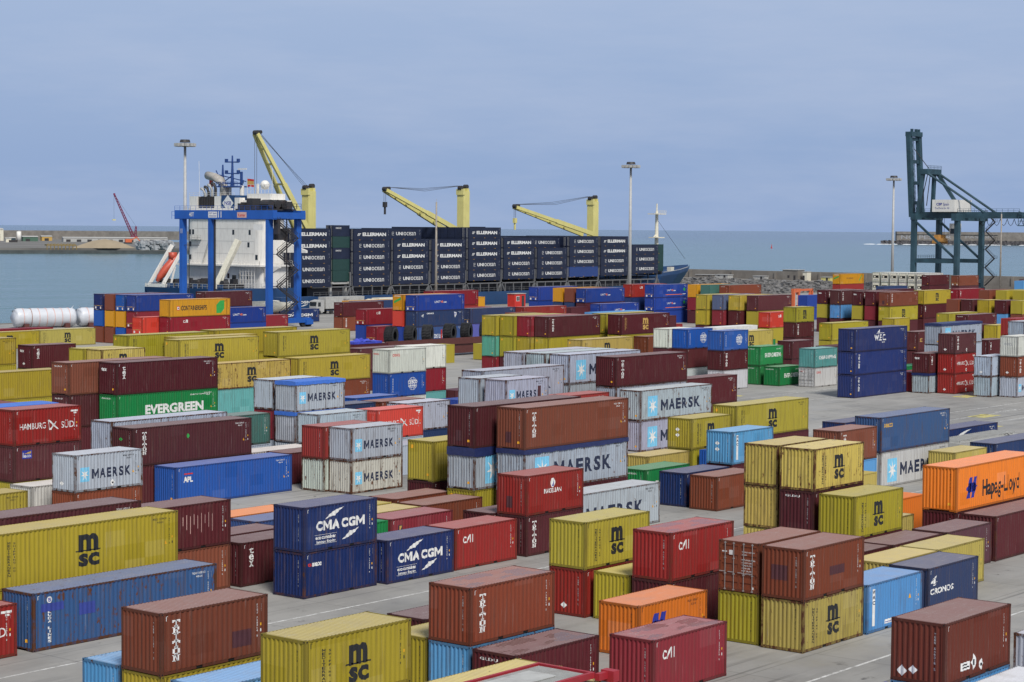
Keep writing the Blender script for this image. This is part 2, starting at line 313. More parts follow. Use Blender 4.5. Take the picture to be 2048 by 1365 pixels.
# water: harbour basin and open sea in one sheet
m, nt, b = newmat('sea_water'); P = nt.nodes.new('ShaderNodeTexCoord').outputs['Object']
b.inputs['Base Color'].default_value = (.045, .115, .135, 1); b.inputs['Roughness'].default_value = .16; b.inputs['IOR'].default_value = 1.33
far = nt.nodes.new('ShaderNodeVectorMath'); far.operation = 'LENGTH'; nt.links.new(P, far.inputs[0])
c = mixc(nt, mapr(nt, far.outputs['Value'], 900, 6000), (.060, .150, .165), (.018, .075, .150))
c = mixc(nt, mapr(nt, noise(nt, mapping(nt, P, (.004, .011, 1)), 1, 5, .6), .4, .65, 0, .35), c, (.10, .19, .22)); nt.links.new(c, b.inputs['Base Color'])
bp = nt.nodes.new('ShaderNodeBump'); bp.inputs['Strength'].default_value = 1; bp.inputs['Distance'].default_value = 1.0
n1 = noise(nt, mapping(nt, P, (.11, .20, 1)), 1, 6, .62); n2 = noise(nt, mapping(nt, P, (.012, .03, 1)), 1, 4, .6)
nt.links.new(mth(nt, 'ADD', mth(nt, 'MULTIPLY', n1, 1.1), mth(nt, 'MULTIPLY', n2, 3.0)), bp.inputs['Height']); nt.links.new(bp.outputs[0], b.inputs['Normal'])
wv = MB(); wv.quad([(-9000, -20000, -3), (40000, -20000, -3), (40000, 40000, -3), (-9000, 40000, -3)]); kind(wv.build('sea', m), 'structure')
# breakwater closing the basin beyond the bow: wall, apron and rubble slope
sea = MB(); sea.box(690, 692.5, -300, 640, -8, 4.9); sea.box(689.2, 690, -300, 640, -8, 1.2); sea.box(692.5, 697, -300, 640, -8, 3.2)
for i in range(47): sea.box(689.5, 690, -300 + i * 20, -299.2 + i * 20, 1.2, 4.7)
o = sea.build('sea_wall', M['conc']); tag(o, 'long weathered concrete sea wall beyond the quay and the ship bow', 'wall')
ap = MB(); ap.box(672, 689.2, 348.9, 640, -8, 1.6); kind(ap.build('service_road', M['conc']), 'structure')
rk = random.Random(3)
def rocks(name, n, fn, s0, s1, mat):
    mb = MB()
    for _ in range(n):
        x, y, z = fn(); s = rk.uniform(s0, s1); b0 = len(mb.v); n_ = []
        for i in range(8): n_.append((x + (1 if i & 1 else -1) * s * rk.uniform(.4, 1), y + (1 if i & 2 else -1) * s * rk.uniform(.4, 1), z + (1 if i & 4 else -1) * s * rk.uniform(.35, .8)))
        mb.v += n_
        for f_ in ((0, 2, 3, 1), (4, 5, 7, 6), (0, 1, 5, 4), (2, 6, 7, 3), (0, 4, 6, 2), (1, 3, 7, 5)): mb.f.append([b0 + i for i in f_]); mb.m.append(0)
    return mb.build(name, mat)
rock = plain('rubble_rock', (.17, .165, .16), .9, var=.55, scale=.9)
def slope():
    y = rk.uniform(350, 560); t = rk.random(); return (646 + 27 * t, y, -3.2 + 4.6 * t + rk.uniform(-.3, .3))
sl = MB(); sl.quad([(644, 349, -4), (674, 349, 1.2), (674, 620, 1.2), (644, 620, -4)]); kind(sl.build('rubble_bank', plain('rubble_fill', (.12, .115, .11), .95, var=.5, scale=1.5)), 'structure')
o = kind(rocks('rocks', 3200, slope, .7, 1.5, rock), 'stuff'); o['label'] = 'grey armour rocks on the slope beyond the bow'
# low buildings on the apron under the sea wall
for k, (y, l, hh, wd, c_, lab) in enumerate(((437.5, 6, 1.5, 4, 'lgrey', 'long low pale grey hut below the sea wall'), (445, 8, 1.3, 3, 'conc', 'low concrete hut left on the breakwater road'), (405.2, 6.8, 4.0, 5, 'conc', 'tall grey concrete tower block on the breakwater road'), (401.7, 1.9, 3.4, 3, 'cream', 'small white box hut beside the concrete tower'), (391.5, 4, 1.5, 3, 'yellow', 'low yellowish cabin near the amber container'), (420.8, 5.2, 1.3, 3, 'lgrey', 'short grey hut right of the long low hut'))):
    t = thing('hut', lab, 'hut', (684, y, 1.6)); mb = MB(); mb.box(-wd / 2, wd / 2, 0, l, 0, hh); mb.build('wall', M[c_], t)
    r_ = MB(); r_.box(-wd / 2 - .2, wd / 2 + .2, -.2, l + .2, hh, hh + .2); r_.build('roof', M['steelgrey'], t)
    for q in range(max(1, int(l / 3))): d_ = MB(); d_.box(-wd / 2 - .03, -wd / 2 + .01, 1 + q * 3 * .9, 1.9 + q * 3 * .9, .1 if q == 0 else 1, 2.0 if hh > 2.3 else 1.4); d_.build('door' if q == 0 else 'window', M['dgrey'], t)
# far mole on the left across the harbour mouth: ground, sea wall, sheds, sand heap, blocks
def strip(name, p, q, w_, z0, z1, mat, k='structure'):
    p = Vector(p); q = Vector(q); n_ = Vector((-(q - p).y, (q - p).x)).normalized() * w_; mb = MB(); poly = [p, q, q + n_, p + n_]
    mb.prism([(v.x, v.y) for v in poly], z0, z1); o = mb.build(name, mat); return kind(o, k) if k else o
A = Vector((1148, 1392)); B = Vector((1015, 1340))        # waterline ends measured across the view
A = Vector((700, 1520)); B = Vector((1500, 1135))
dq = (B - A).normalized(); nq = Vector((-dq.y, dq.x))
strip('mole_ground', A, B + dq * -190, 1010, -8, 1.6, plain('mole_gravel', (.15, .145, .135), .9, var=.3, scale=.02))
strip('mole_edge', A - nq * 2.5, B + dq * -190 - nq * 2.5, 2.3, -8, -.2, plain('dark_quay_face', (.07, .08, .08), .9, var=.4, scale=.1))
o = strip('far_sea_wall', A + nq * 960, B + dq * 130 + nq * 960, 8, 1.6, 13.0, M['conc'], None); tag(o, 'distant grey sea wall across the water at left', 'wall')
def onq(x, y, z=1.6, add=0.):
    """where the view ray through a photo point meets height z (used once to survey the far shore)"""
    d = F2 + R3 * ((x - 1024) / 4071.43) - U3 * ((y - 682.5) / 4071.43); t = (z - 20.946) / d.z; return Vector((d.x * t, d.y * t, z))
far_az = math.atan2(dq.y, dq.x)
p = Vector((1263, 1482, 1.6))
# sand heap
P0 = onq(218, 497); sh = MB(); ring = [(0, 1), (.35, .82), (.7, .42), (1, 0)]
for i in range(3):
    for k in range(24):
        a0 = 2 * math.pi * k / 24; a1 = 2 * math.pi * (k + 1) / 24; (r0, z0), (r1, z1) = ring[i], ring[i + 1]
        w0 = 1 + .15 * math.sin(a0 * 3); w1 = 1 + .15 * math.sin(a1 * 3)
        sh.quad([(25 * r0 * w0 * math.cos(a0), 9 * r0 * w0 * math.sin(a0), 7.5 * z0), (25 * r1 * w0 * math.cos(a0), 9 * r1 * w0 * math.sin(a0), 7.5 * z1), (25 * r1 * w1 * math.cos(a1), 9 * r1 * w1 * math.sin(a1), 7.5 * z1), (25 * r0 * w1 * math.cos(a1), 9 * r0 * w1 * math.sin(a1), 7.5 * z0)])
o = sh.build('sand_heap', plain('sand', (.30, .245, .17), .95, var=.1, scale=.1)); o.location = P0 + Vector((nq.x, nq.y, 0)) * 14; o.rotation_euler = (0, 0, far_az); tag(o, 'brown sand heap on the far mole left of the crimson crane', 'sand heap')
# white tetrapod blocks
def blk():
    q = onq(rk.uniform(282, 345), 498.5) + Vector((nq.x, nq.y, 0)) * rk.uniform(0, 16); return (q.x, q.y, 1.6 + rk.uniform(.5, 5.5))
o = kind(rocks('concrete_blocks', 420, blk, 1.2, 2.6, plain('pale_block', (.33, .34, .35), .9, var=.25, scale=.4)), 'stuff'); o['label'] = 'heap of pale breakwater blocks on the far mole'
def shed(x, y, l, d_, h_, mat, lab, nm='warehouse'):
    q = onq(x, y); t = thing(nm, lab, nm.replace('_', ' '), q, far_az); a = MB(); a.box(0, l, 0, d_, 0, h_); a.build('wall', mat, t)
    r_ = MB(); r_.prism([(-.5, h_), (d_ / 2, h_ + min(2, d_ * .12)), (d_ + .5, h_)], -.5, l + .5, axis='x'); r_.build('roof', M['lgrey'], t)
    for i in range(max(1, int(l / 12))): d2 = MB(); d2.box(3 + i * 12, 8 + i * 12, -.15, .05, 0, h_ * .6); d2.build('door', M['dgrey'], t)
shed(-14, 482, 12, 14, 13, M['cream'], 'white block building at the left edge of the far mole')
shed(12, 485, 5.5, 8, 4, M['cream'], 'small pale shed on the far mole'); shed(20, 485, 6, 8, 4.5, M['sts'], 'small bluish shed beside the storage tank')
shed(46, 483, 17, 10, 5, plain('shed_green', (.07, .14, .10), .7), 'green shed right of the storage tank')
shed(84, 482, 12, 10, 5, M['gold'], 'yellow shed on the far mole')
shed(127, 484, 120, 9, 4.5, M['lgrey'], 'long grey low shed with repeated bays on the far mole', 'warehouse')
t = thing('storage_tank', 'white upright storage tank on the far mole', 'storage tank', onq(38, 483)); a = MB(); a.tube([(0, 0, 0), (0, 0, 11)], 2.6, 16); a.build('shell', M['shipwhite'], t, smooth=True); a = MB(); a.tube([(0, 0, 11), (0, 0, 11.9)], [2.6, .4], 16); a.build('lid', M['steelgrey'], t)
o = MB(); P0 = onq(118, 497)
o.box(-12, 12, 0, 8, 2.2, 3.2)
for i in range(9): o.box(-12 + i * 3, -11.4 + i * 3, 0, .6, -1, 2.2); o.beam((-12 + i * 2.6, 0, 3.2), (-10 + i * 2.6, 0, 4.2), .3)
o = o.build('loading_jetty', plain('rusty_yellow', (.25, .17, .05), .8, dirt=.5)); o.location = P0 - Vector((nq.x, nq.y, 0)) * 9; o.rotation_euler = (0, 0, far_az); tag(o, 'rusty yellow piled jetty on the far shore', 'jetty')
# crimson crawler crane
P0 = onq(266, 481); t = thing('crawler_crane', 'tall crimson lattice boom crane on the far mole', 'crane', P0, far_az)
a = MB(); a.box(-4, 4, -3.5, -2, 0, 1.6); a.box(-4, 4, 2, 3.5, 0, 1.6); a.build('crawler_track', M['dgrey'], t); a = MB(); a.box(-3, 6, -2.5, 2.5, 1.8, 5); a.box(-4.5, -3, -2.4, -.2, 1.8, 4.4); a.build('cab', M['redcrane'], t)
def lattice(mb, p, q, w0, w1, n, r):
    p = Vector(p); q = Vector(q); d = (q - p).normalized(); s_ = Vector((0, 1, 0)); u_ = d.cross(s_).normalized(); c_ = []
    for i in range(n + 1): ww = w0 + (w1 - w0) * i / n; ctr = p.lerp(q, i / n); c_.append([ctr + (s_ * a_ + u_ * b_) * ww / 2 for a_, b_ in ((-1, -1), (1, -1), (1, 1), (-1, 1))])
    for k in range(4): mb.beam(c_[0][k], c_[-1][k], r * 1.4)
    for i in range(n):
        for k in range(4): mb.beam(c_[i][k], c_[i + 1][(k + 1) % 4], r); mb.beam(c_[i][k], c_[i][(k + 1) % 4], r)
a = MB(); lattice(a, (1, 0, 3), (-24, 0, 58), 3.2, 1.4, 16, .32); a.box(-25, -23, -1, 1, 57, 59.5); a.build('boom', M['redcrane'], t)
a = MB(); lattice(a, (3, 0, 4), (4, 0, 18), 2.5, 1.5, 4, .3); a.build('mast', M['redcrane'], t)
a = MB(); a.tube([(4, 0, 18), (-24, 0, 58)], .12, 5); a.tube([(-24.5, 0, 58), (-24.5, 0, 27)], .12, 5); a.build('cable', M['dgrey'], t); a = MB(); a.box(-26.5, -22.5, -1, 1, 25, 26.5); a.build('hook_block', M['yellow'], t)
t = thing('excavator', 'orange excavator at the foot of the crimson crane', 'excavator', onq(256, 488), far_az); a = MB(); a.box(-4, 4, -2, 2, 0, 1.5); a.build('track', M['dgrey'], t); a = MB(); a.box(-3, 3.5, -2, 2, 1.5, 5); a.build('cab', M['orangep'], t); a = MB(); a.beam((3, 0, 3.5), (9, 0, 7), 1); a.beam((9, 0, 7), (13, 0, 2), .8); a.build('arm', M['orangep'], t)
# outer breakwater with painted letters far right
Pa = onq(1795, 489.5, -3); Pb = onq(2048, 491.5, -3); dd = (Pb - Pa).normalized(); nn = Vector((-dd.y, dd.x, 0)); az = math.atan2(dd.y, dd.x)
mb = MB(); Lb = (Pb - Pa).length * 1.6
mb.box(0, Lb, 8, 20, -6, 20.5); mb.box(0, Lb * .5, 6.6, 8, 15.5, 17); o = mb.build('outer_breakwater', M['conc']); o.location = (Pa.x, Pa.y, 0); o.rotation_euler = (0, 0, az); tag(o, 'distant concrete breakwater with painted letters behind the teal crane', 'breakwater')
dk = Dec(); dk.text('NO PESCAR', 8, 7, 92, 7, 'fpatch', .01); dk.text('PASION', 125, 9, 50, 4, 'fpatch', .0); o2 = link('lettering', dk.mesh('lettering', [], lambda x: 8.0, lambda x, y, z: Vector((x, y, z)), .15), o)
def fr(): s_ = rk.random(); q = rk.uniform(0, 7); p_ = Pa + dd * (s_ * Lb - (30 if rk.random() < .12 else 0)) + nn * (7.5 - q); return (p_.x, p_.y, -3 + (7 - q) * .8)
o = kind(rocks('breakwater_rocks', 1500, fr, 2.0, 4.5, plain('dark_rock', (.10, .095, .10), .9, var=.4, scale=.3)), 'stuff'); o['label'] = 'dark rocks along the foot of the far breakwater'
fm_ = MB()
for i in range(40): s_ = rk.uniform(-60, Lb); p_ = Pa + dd * s_ - nn * rk.uniform(2, 7); w_ = rk.uniform(6, 22); fm_.ball((p_.x, p_.y, -3), w_, 0, 8, 4, (dd.x * .5 + .5, .25, .05))
o = kind(fm_.build('surf', plain('white_surf', (.75, .78, .80), .8)), 'stuff'); o['label'] = 'white surf breaking along the far breakwater'
# buoy
t = thing('buoy', 'small red channel buoy alone on the open water', 'buoy', onq(1543, 497, -3)); a = MB(); a.tube([(0, 0, -.5), (0, 0, .8)], 1.3, 12); a.tube([(0, 0, .8), (0, 0, 4.2)], [.7, .25], 8); a.ball((0, 0, 4.5), .5); a.build('body', M['red'], t)
# ---------------------------------------------------------------- shipping containers
LEN = {20: 6.058, 40: 12.192, 45: 13.716}; W = 2.438
def corr(a, b, pitch, depth, d0):
    """trapezoid corrugation along [a, b]: breakpoints and a depth function"""
    n = max(1, round((b - a) / pitch)); p = (b - a) / n; pts = []
    for i in range(n):
        x = a + i * p; pts += [(x, d0), (x + p * .28, d0), (x + p * .5, d0 + depth), (x + p * .78, d0 + depth)]
    pts.append((b, d0))
    xs = [x for x, _ in pts]
    def prof(x):
        if x <= xs[0] or x >= xs[-1]: return 0.0 + (0 if (x < a or x > b) else d0)
        k = min(len(pts) - 2, int((x - a) / p) * 4)
        while k < len(pts) - 2 and pts[k + 1][0] < x: k += 1
        (x0, y0), (x1, y1) = pts[k], pts[k + 1]; return y0 + (y1 - y0) * (x - x0) / max(x1 - x0, 1e-6)
    return pts, xs, prof
def rng(L): return (.19, LEN[L] - .19) if L != 45 else (.19, LEN[45] - .19)
_ms = {}
def part_mesh(key, fn):
    if key not in _ms: _ms[key] = fn()
    return _ms[key]
SIDE = {L: corr(*rng(L), .278, .038, .012) for L in LEN}; END = corr(.13, W - .13, .25, .045, .014)
def side_mesh(L, h, s):
    mb = MB(); pts = SIDE[L][0]
    for (x0, d0), (x1, d1) in zip(pts, pts[1:]):
        y0, y1 = (d0, d1) if s == 0 else (W - d0, W - d1)
        mb.quad([(x0, y0, .15), (x1, y1, .15), (x1, y1, h - .075), (x0, y0, h - .075)][::1 if s == 0 else -1])
    return mb.mesh('side_panel', [PAINT])
def end_mesh(L, h, s):
    mb = MB(); pts = END[0]; l = LEN[L]
    for (x0, d0), (x1, d1) in zip(pts, pts[1:]):
        y0, y1 = (d0, d1) if s == 0 else (l - d0, l - d1)
        mb.quad([(y0, x0, .15), (y1, x1, .15), (y1, x1, h - .11), (y0, x0, h - .11)][::-1 if s == 0 else 1])
    return mb.mesh('end_panel', [PAINT])
def door_mesh(L, h, s, leaf, rods):
    mb = MB(); l = LEN[L]; a, b = (.12, W / 2 - .006) if leaf == 0 else (W / 2 + .006, W - .12)
    X = (lambda d: d) if s == 0 else (lambda d: l - d)
    def bx(d0, d1, y0, y1, z0, z1, m=0): x0, x1 = sorted((X(d0), X(d1))); mb.box(x0, x1, y0, y1, z0, z1, m)
    bx(.05, .08, a, b, .16, h - .12); n = 5; hz = (h - .28) / n
    for i in range(n + 1): zc = .16 + i * hz; bx(.02, .05, a, b, max(.16, zc - .12), min(h - .12, zc + .12))
    for y0, y1 in ((a, a + .07), (b - .07, b)): bx(.018, .05, y0, y1, .16, h - .12)
    if rods:
        for y in (a + .3, b - .28):
            mb.tube([(X(-.012), y, .06), (X(-.012), y, h - .05)], .02, 6, 1)
            for zz in (.1, .9, 1.7, h - .12): bx(-.03, .03, y - .05, y + .05, zz - .03, zz + .03, 1)
            bx(-.04, -.02, y, y + .34, .98, 1.02, 1)
        for k in range(4): zz = .35 + k * (h - .7) / 3; yy = a - .03 if leaf == 0 else b - .03; bx(-.01, .02, yy, yy + .09, zz - .08, zz + .08, 0)
    return mb.mesh('door', [PAINT, M['steel']])
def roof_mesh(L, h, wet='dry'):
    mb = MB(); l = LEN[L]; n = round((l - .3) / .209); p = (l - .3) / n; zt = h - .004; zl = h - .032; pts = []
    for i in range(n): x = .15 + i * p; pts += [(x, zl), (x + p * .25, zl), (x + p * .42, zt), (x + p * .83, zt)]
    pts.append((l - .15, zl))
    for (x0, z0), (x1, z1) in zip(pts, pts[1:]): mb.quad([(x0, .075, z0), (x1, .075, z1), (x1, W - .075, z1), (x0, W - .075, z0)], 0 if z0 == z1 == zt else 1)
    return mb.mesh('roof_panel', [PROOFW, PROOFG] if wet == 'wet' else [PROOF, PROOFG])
def frame_mesh(L, h):
    mb = MB(); l = LEN[L]; e = .006
    xs = [(e, .17), (l - .17, l - e)]
    if L == 45: xs += [(.74, .92), (l - .92, l - .74)]
    for x0, x1 in xs:
        for y0, y1 in ((e, .12), (W - .12, W - e)): mb.box(x0, x1, y0, y1, .118, h - .118)
    for y0, y1 in ((.012, .06), (W - .06, W - .012)):
        mb.box(.17, l - .17, y0, y1, h - .085, h - .012)
        if L == 20:
            fk = (1.95, 2.31, l - 2.31, l - 1.95); a = .17
            for c0, c1 in ((fk[0], fk[1]), (fk[2], fk[3])): mb.box(a, c0, y0, y1, .03, .165); mb.box(c0, c1, y0, y1, .14, .165); mb.box(c0, c1, y0 + .03, y1 - .012, .035, .139, 1); a = c1
            mb.box(a, l - .17, y0, y1, .03, .165)
        else: mb.box(.17, l - .17, y0, y1, .03, .165)
    for x0, x1 in ((.012, .09), (l - .09, l - .012)):
        mb.box(x0, x1, .12, W - .12, h - .125, h - .012)
        if L == 20: mb.box(x0, x1, .12, W - .12, .03, .165)
        else: mb.box(x0, x1, .12, .5, .03, .165); mb.box(x0, x1, W - .5, W - .12, .03, .165); mb.box(x0, x1, .5, W - .5, .10, .165)
    mb.box(.15, l - .15, .074, W - .074, h - .06, h - .045); mb.box(.1, l - .1, .07, W - .07, .06, .1)
    for x0, x1 in ((0, .178), (l - .178, l)):
        for y0, y1 in ((0, .162), (W - .162, W)):
            for z0, z1 in ((0, .118), (h - .118, h)):
                mb.box(x0, x1, y0, y1, z0, z1); cx = (x0 + x1) / 2; cy = (y0 + y1) / 2; cz = (z0 + z1) / 2; q = .002
                mb.box(cx - .04, cx + .04, y0 - q, y0 + .01, cz - .03, cz + .03, 1); mb.box(x0 - q, x0 + .01, cy - .035, cy + .035, cz - .03, cz + .03, 1)
                if z1 == h: mb.box(cx - .06, cx + .06, cy - .03, cy + .03, h - .01, h + q, 1)
    return mb.mesh('frame', [PFRAME, M['hole']])
# ---- the lettering of each line of containers; x along the long side, z up
def star(d, cx, cz, r, m, n=7, wf=1.):
    pts = []
    for i in range(2 * n): a = R(90) + math.pi * i / n; k = r if i % 2 == 0 else r * .34; pts.append((cx + k * wf * math.cos(a), cz + k * math.sin(a)))
    for i in range(0, 2 * n, 2): d.poly([(cx, cz), pts[i - 1], pts[i], pts[(i + 1) % (2 * n)]], m)
IDS = {'BR': 'TCNU 728914 5', 'Y': 'MSCU 371942 8', 'GY': 'MSKU 204718 3', 'OR': 'HLXU 318264 7', 'BL': 'CMAU 146205 9'}
def logo(d, nm, L, h, lt):
    l = LEN[L]; big = L > 20; cx = l / 2; m0 = 'white'
    if nm in ('msc', 'mscg', 'ms'):
        c = 'gold' if nm == 'mscg' else 'black'; x = cx - (.55 if not big else .7) + (0 if big else -.05); wv = 1.35 if big else 1.15; z = h * .5
        d.text('m', x, z + .02, wv * .95, h * .29, c, .05); d.rect(x - .2, x + wv + .1, z - .03, z + .03, c)
        if nm != 'ms' or True: d.text('sc', x, z - h * .265, wv, h * .215, c, .042)
        vx = 1.0 if not big else .95
        d.vtext('MEDITERRANEAN', vx - .05, h - .45, .15, .115, c, .03, .2); d.vtext('SHIPPING CO', vx + .3, h - .5, .11, .09, c, .02, .55)
    elif nm == 'triton': d.slab('TRITON', .92 if big else .66, h - .36, .40, .27, m0, .07)
    elif nm in ('tex', 'texS'):
        d.vtext('tex', .70, h - .34, .34, .34, m0, .02, .14)
    elif nm in ('maersk',):
        s_ = .84 if big else .43; x0 = 1.25 if big else .47; zc = h * .46; tx_, tw_, th_ = (l * .28, l * .57, h * .36) if big else (l * .25, l * .59, h * .26)
        d.poly([(x0, zc - s_ * 1.15), (x0 + s_ * 1.9, zc - s_ * 1.15), (x0 + s_ * 1.9, zc + s_ * 1.15), (x0, zc + s_ * 1.15)], 'sky'); star(d, x0 + s_ * .95, zc, s_ * .98, 'white', wf=.85)
        [d.text(c_, tx_ + tw_ * o_, zc - th_ / 2, tw_ * w_, th_, 'navy', b_) for c_, o_, w_, b_ in (('M', 0, .17, .02), ('A', .19, .15, .04), ('E', .365, .115, .045), ('R', .51, .125, .04), ('S', .665, .12, .04), ('K', .82, .145, .04))]
    elif nm == 'evergreen':
        if big: d.text('EVERGREEN', l * .27, h * .33, l * .58, h * .30, m0, .045)
        else: d.text('EVERGREEN', l * .22, h * .42, l * .66, h * .22, m0, .035)
        d.text('EMCU 384021 7', l * .72, h - .5, l * .2, .12, m0, .01)
    elif nm == 'hamburg':
        d.text('HAMBURG', l * .09, h * .43, l * .38, h * .17, m0, .002); d.text('SÜD', l * .70, h * .40, l * .19, h * .22, m0, .002)
        x = l * .50; z = h * .5; d.poly([(x, z + .42), (x + .14, z + .42), (x + .5, z + .12), (x + .95, z - .28), (x + .9, z - .33), (x + .45, z - .02)], m0)
        d.poly([(x + .1, z - .33), (x + .3, z - .33), (x + .8, z + .22), (x + .74, z + .26)], m0); d.poly([(x, z + .42), (x + .06, z + .42), (x + .2, z - .3), (x + .14, z - .33)], m0)
        d.rect(l - .95, l - .28, h - .42, h - .3, m0); d.rect(l - .7, l - .45, h - .56, h - .46, m0)
    elif nm == 'cai': x = .75 if not big else 3.1; d.text('C', x, h - 1.0, .32, .42, m0, .035); d.poly([(x + .32, h - 1.), (x + .44, h - 1.), (x + .66, h - .58), (x + .66, h - 1.), (x + .78, h - 1.), (x + .78, h - .5), (x + .6, h - .5)], m0); d.rect(x + .88, x + 1.0, h - 1., h - .5, m0)
    elif nm in ('cma', 'swoosh'):
        if nm == 'cma':
            [d.text(c_, l * o_, h * .44, l * w_, h * .215, m0, b_) for c_, o_, w_, b_ in (('C', .165, .09, .06), ('M', .262, .11, .015), ('A', .378, .105, .055), ('C', .505, .09, .06), ('G', .602, .095, .055), ('M', .706, .12, .015))]
            d.text('eco container', l * .16, h * .26, l * .27, .19, m0, .03); d.text('bamboo flooring', l * .17, h * .17, l * .26, .16, m0, .02)
            if L == 20: [d.rect(l * .15, l * .445, z_, z_ + .015, m0) for z_ in (h * .15, h * .35)]
        d.arc(l * .60, h * .55, l * .33, h * .36, .30, m0, 100, 160, taper=True); d.arc(l * .42, h * .52, l * .34, h * .36, .32, m0, -75, -18, taper=True)
    elif nm == 'seaco': d.text('ca', .38, h - .78, .28, .16, 'red', .04); d.text('seaco', .7, h - .8, .75, .2, m0, .04)
    elif nm == 'seacoY': d.text('seaco', .5, h - .85, 1.5, .3, 'gold', .035)
    elif nm == 'apl': d.text('APL', .75, h - 1.2, .95, .42, m0, .05); d.rect(.8, 1.7, h - .62, h - .52, 'red')
    elif nm == 'hapag':
        x0 = 1.5 if big else .95; z = h * .26; kk = 1.35
        for k in (0, .62): d.poly([(x0 + k, z), (x0 + k + .48, z), (x0 + k + .85, z + 1.35), (x0 + k + .37, z + 1.35)], 'blue')
        d.poly([(x0 - .1, z + .6), (x0 + .3, z + .98), (x0 + 1.1, z + .98), (x0 + 1.5, z + .72), (x0 + 1.2, z + .42), (x0 + .3, z + .35)], 'blue')
        d.text('Hapag-Lloyd', x0 + 2.3, h * .26, 5.6 if big else 2.6, h * .36 if big else .6, 'black', .022)
    elif nm == 'cosco':
        x = l * .64; z = h * .52; r = h * .27
        for q in (1, .5): d.arc(x, z, r * q, r, .045, m0)
        for zz in (-.6, .6): d.rect(x - r * .75, x + r * .75, z + r * zz - .02, z + r * zz + .02, m0)
        d.text('COSCO', x - r * 1.12, z - .02, r * 2.24, h * .15, m0, .05); d.text('SHIPPING', x - r, z - h * .13, r * 2.0, h * .085, m0, .03)
        for i in range(6): zz = h - .62 - i * .26; d.rect(.62, .74, zz, zz + .03, m0); d.rect(.665, .695, zz - .08, zz + .1, m0); d.rect(.62, .74, zz - .1, zz - .07, m0)
    elif nm == 'cronos':
        x, z = (.35, h * .62) if not big else (1.6, h * .62)
        if L == 20: d.text('CRONOS', .3, h * .42, l * .45, .34, m0, .03)
        else: d.text('CRONOS', 3.1, h - .62, 1.9, .26, m0, .03)
        for a, b_, c_, e_ in ((0, .1, .3, .3), (.3, .05, .5, .5), (.1, .3, .45, .4), (.45, .3, .62, .5), (.25, -.05, .6, .06), (.55, .1, .7, .2)): d.poly([(x + a, z + b_), (x + c_, z + b_ + .06), (x + c_ + .04, z + e_), (x + a + .1, z + e_ - .04)], m0)
        if big: d.poly([(l - 3, h - .35), (l - 2.3, h - .45), (l - 2.3, h - .9), (l - 2.7, h - 1.4)], m0); d.poly([(l - 2.8, h - .5), (l - 2.5, h - .55), (l - 2.5, h - .8), (l - 2.7, h - 1.1)], 'blue')
    elif nm == 'wac':
        d.rect(.62, .86, .35, h - .3, m0); d.vtext('WAC', .64, h - .36, .2, .2, 'navy', .04, .4); d.rect(1.9, 2.9, .3, .52, m0); d.rect(2.0, 2.8, .36, .4, 'blue'); d.poly([(4.6, 1.3), (4.8, 1.3), (4.7, 1.55)], 'amber')
    elif nm == 'wec':
        x = l * .38; z = h * .42; d.text('W.E.C.', x - .2, z, 3.0, .8, m0, .02); d.text('LINES', x + 1.7, z - .28, .8, .14, m0, .01)
        d.rect(x + .3, x + 2.3, z + .94, z + 1.0, m0); d.poly([(x + .5, z + 1.05), (x + 1.1, z + 1.45), (x + 1.1, z + 1.05)], m0)
    elif nm == 'magellan':
        d.disc(2.75, h * .75, .26, m0, r2=.3); d.poly([(2.68, h * .66), (2.86, h * .66), (2.8, h * .8)], 'blue'); d.text('MAGELLAN', 1.85, h * .5, 1.8, .30, m0, .02)
    elif nm == 'beacon': d.rect(.75, 1.6, h - .95, h - .35, 'blue'); d.text('BEACON', .92, h - .86, .62, .18, m0, .02); d.rect(.8, .86, h - .86, h - .5, m0); d.poly([(.9, h - .6), (1.55, h - .42), (1.55, h - .6)], 'gold')
    elif nm == 'boluda':
        d.disc(1.05, h - .42, .16, m0); d.text('B', .98, h - .52, .13, .2, 'blue', .03); d.vtext('BOLUDA LINES', .95, h - .62, .2, .13, m0, .03, .25)
        d.rect(.5, 1.9, h - 1.0, h - .6, 'bpatch'); d.rect(2.9, 3.9, h - 1.45, h - .85, 'bpatch')
    elif nm == 'china': d.text('CHINA', l * .2, h * .42, l * .28, .5, m0, .03); d.text('SHIPPING', l * .5, h * .42, l * .43, .5, m0, .03); [d.rect(.5, .62, h - .6 - k * .5, h - .5 - k * .5, m0) for k in range(4)]
    elif nm == 'oocl': d.text('OOCL', .6, h - .78, 1.2, .3, 'red', .035)
    elif nm == 'unit':
        x = l * .38; d.text('UNIT', x, h * .48, 1.7, .4, m0, .02); d.text('45', x + 1.75, h * .48, .7, .4, 'orange', .04); d.text('.com', x + 2.5, h * .48, .9, .22, m0, .03)
    elif nm == 'leaf':
        logo(d, 'unit', L, h, lt); d.poly([(l - 2.1, h - 1.1), (l - 1.6, h - .75), (l - 1.25, h - 1.1), (l - 1.3, h - 1.5), (l - 1.8, h - 1.5)], 'green'); d.rect(l * .34, l * .82, .55, .68, 'orange'); d.rect(l * .83, l * .92, .6, .75, m0)
    elif nm == 'lng':
        d.rect(1.7, 2.3, h * .38, h * .62, 'red'); d.rect(1.8, 2.2, h * .42, h * .58, m0); d.disc(2.0, h * .5, .13, 'black', 10); d.text('CONTAINERSHIPS', 2.6, h * .36, l * .42, h * .28, 'black', .02)
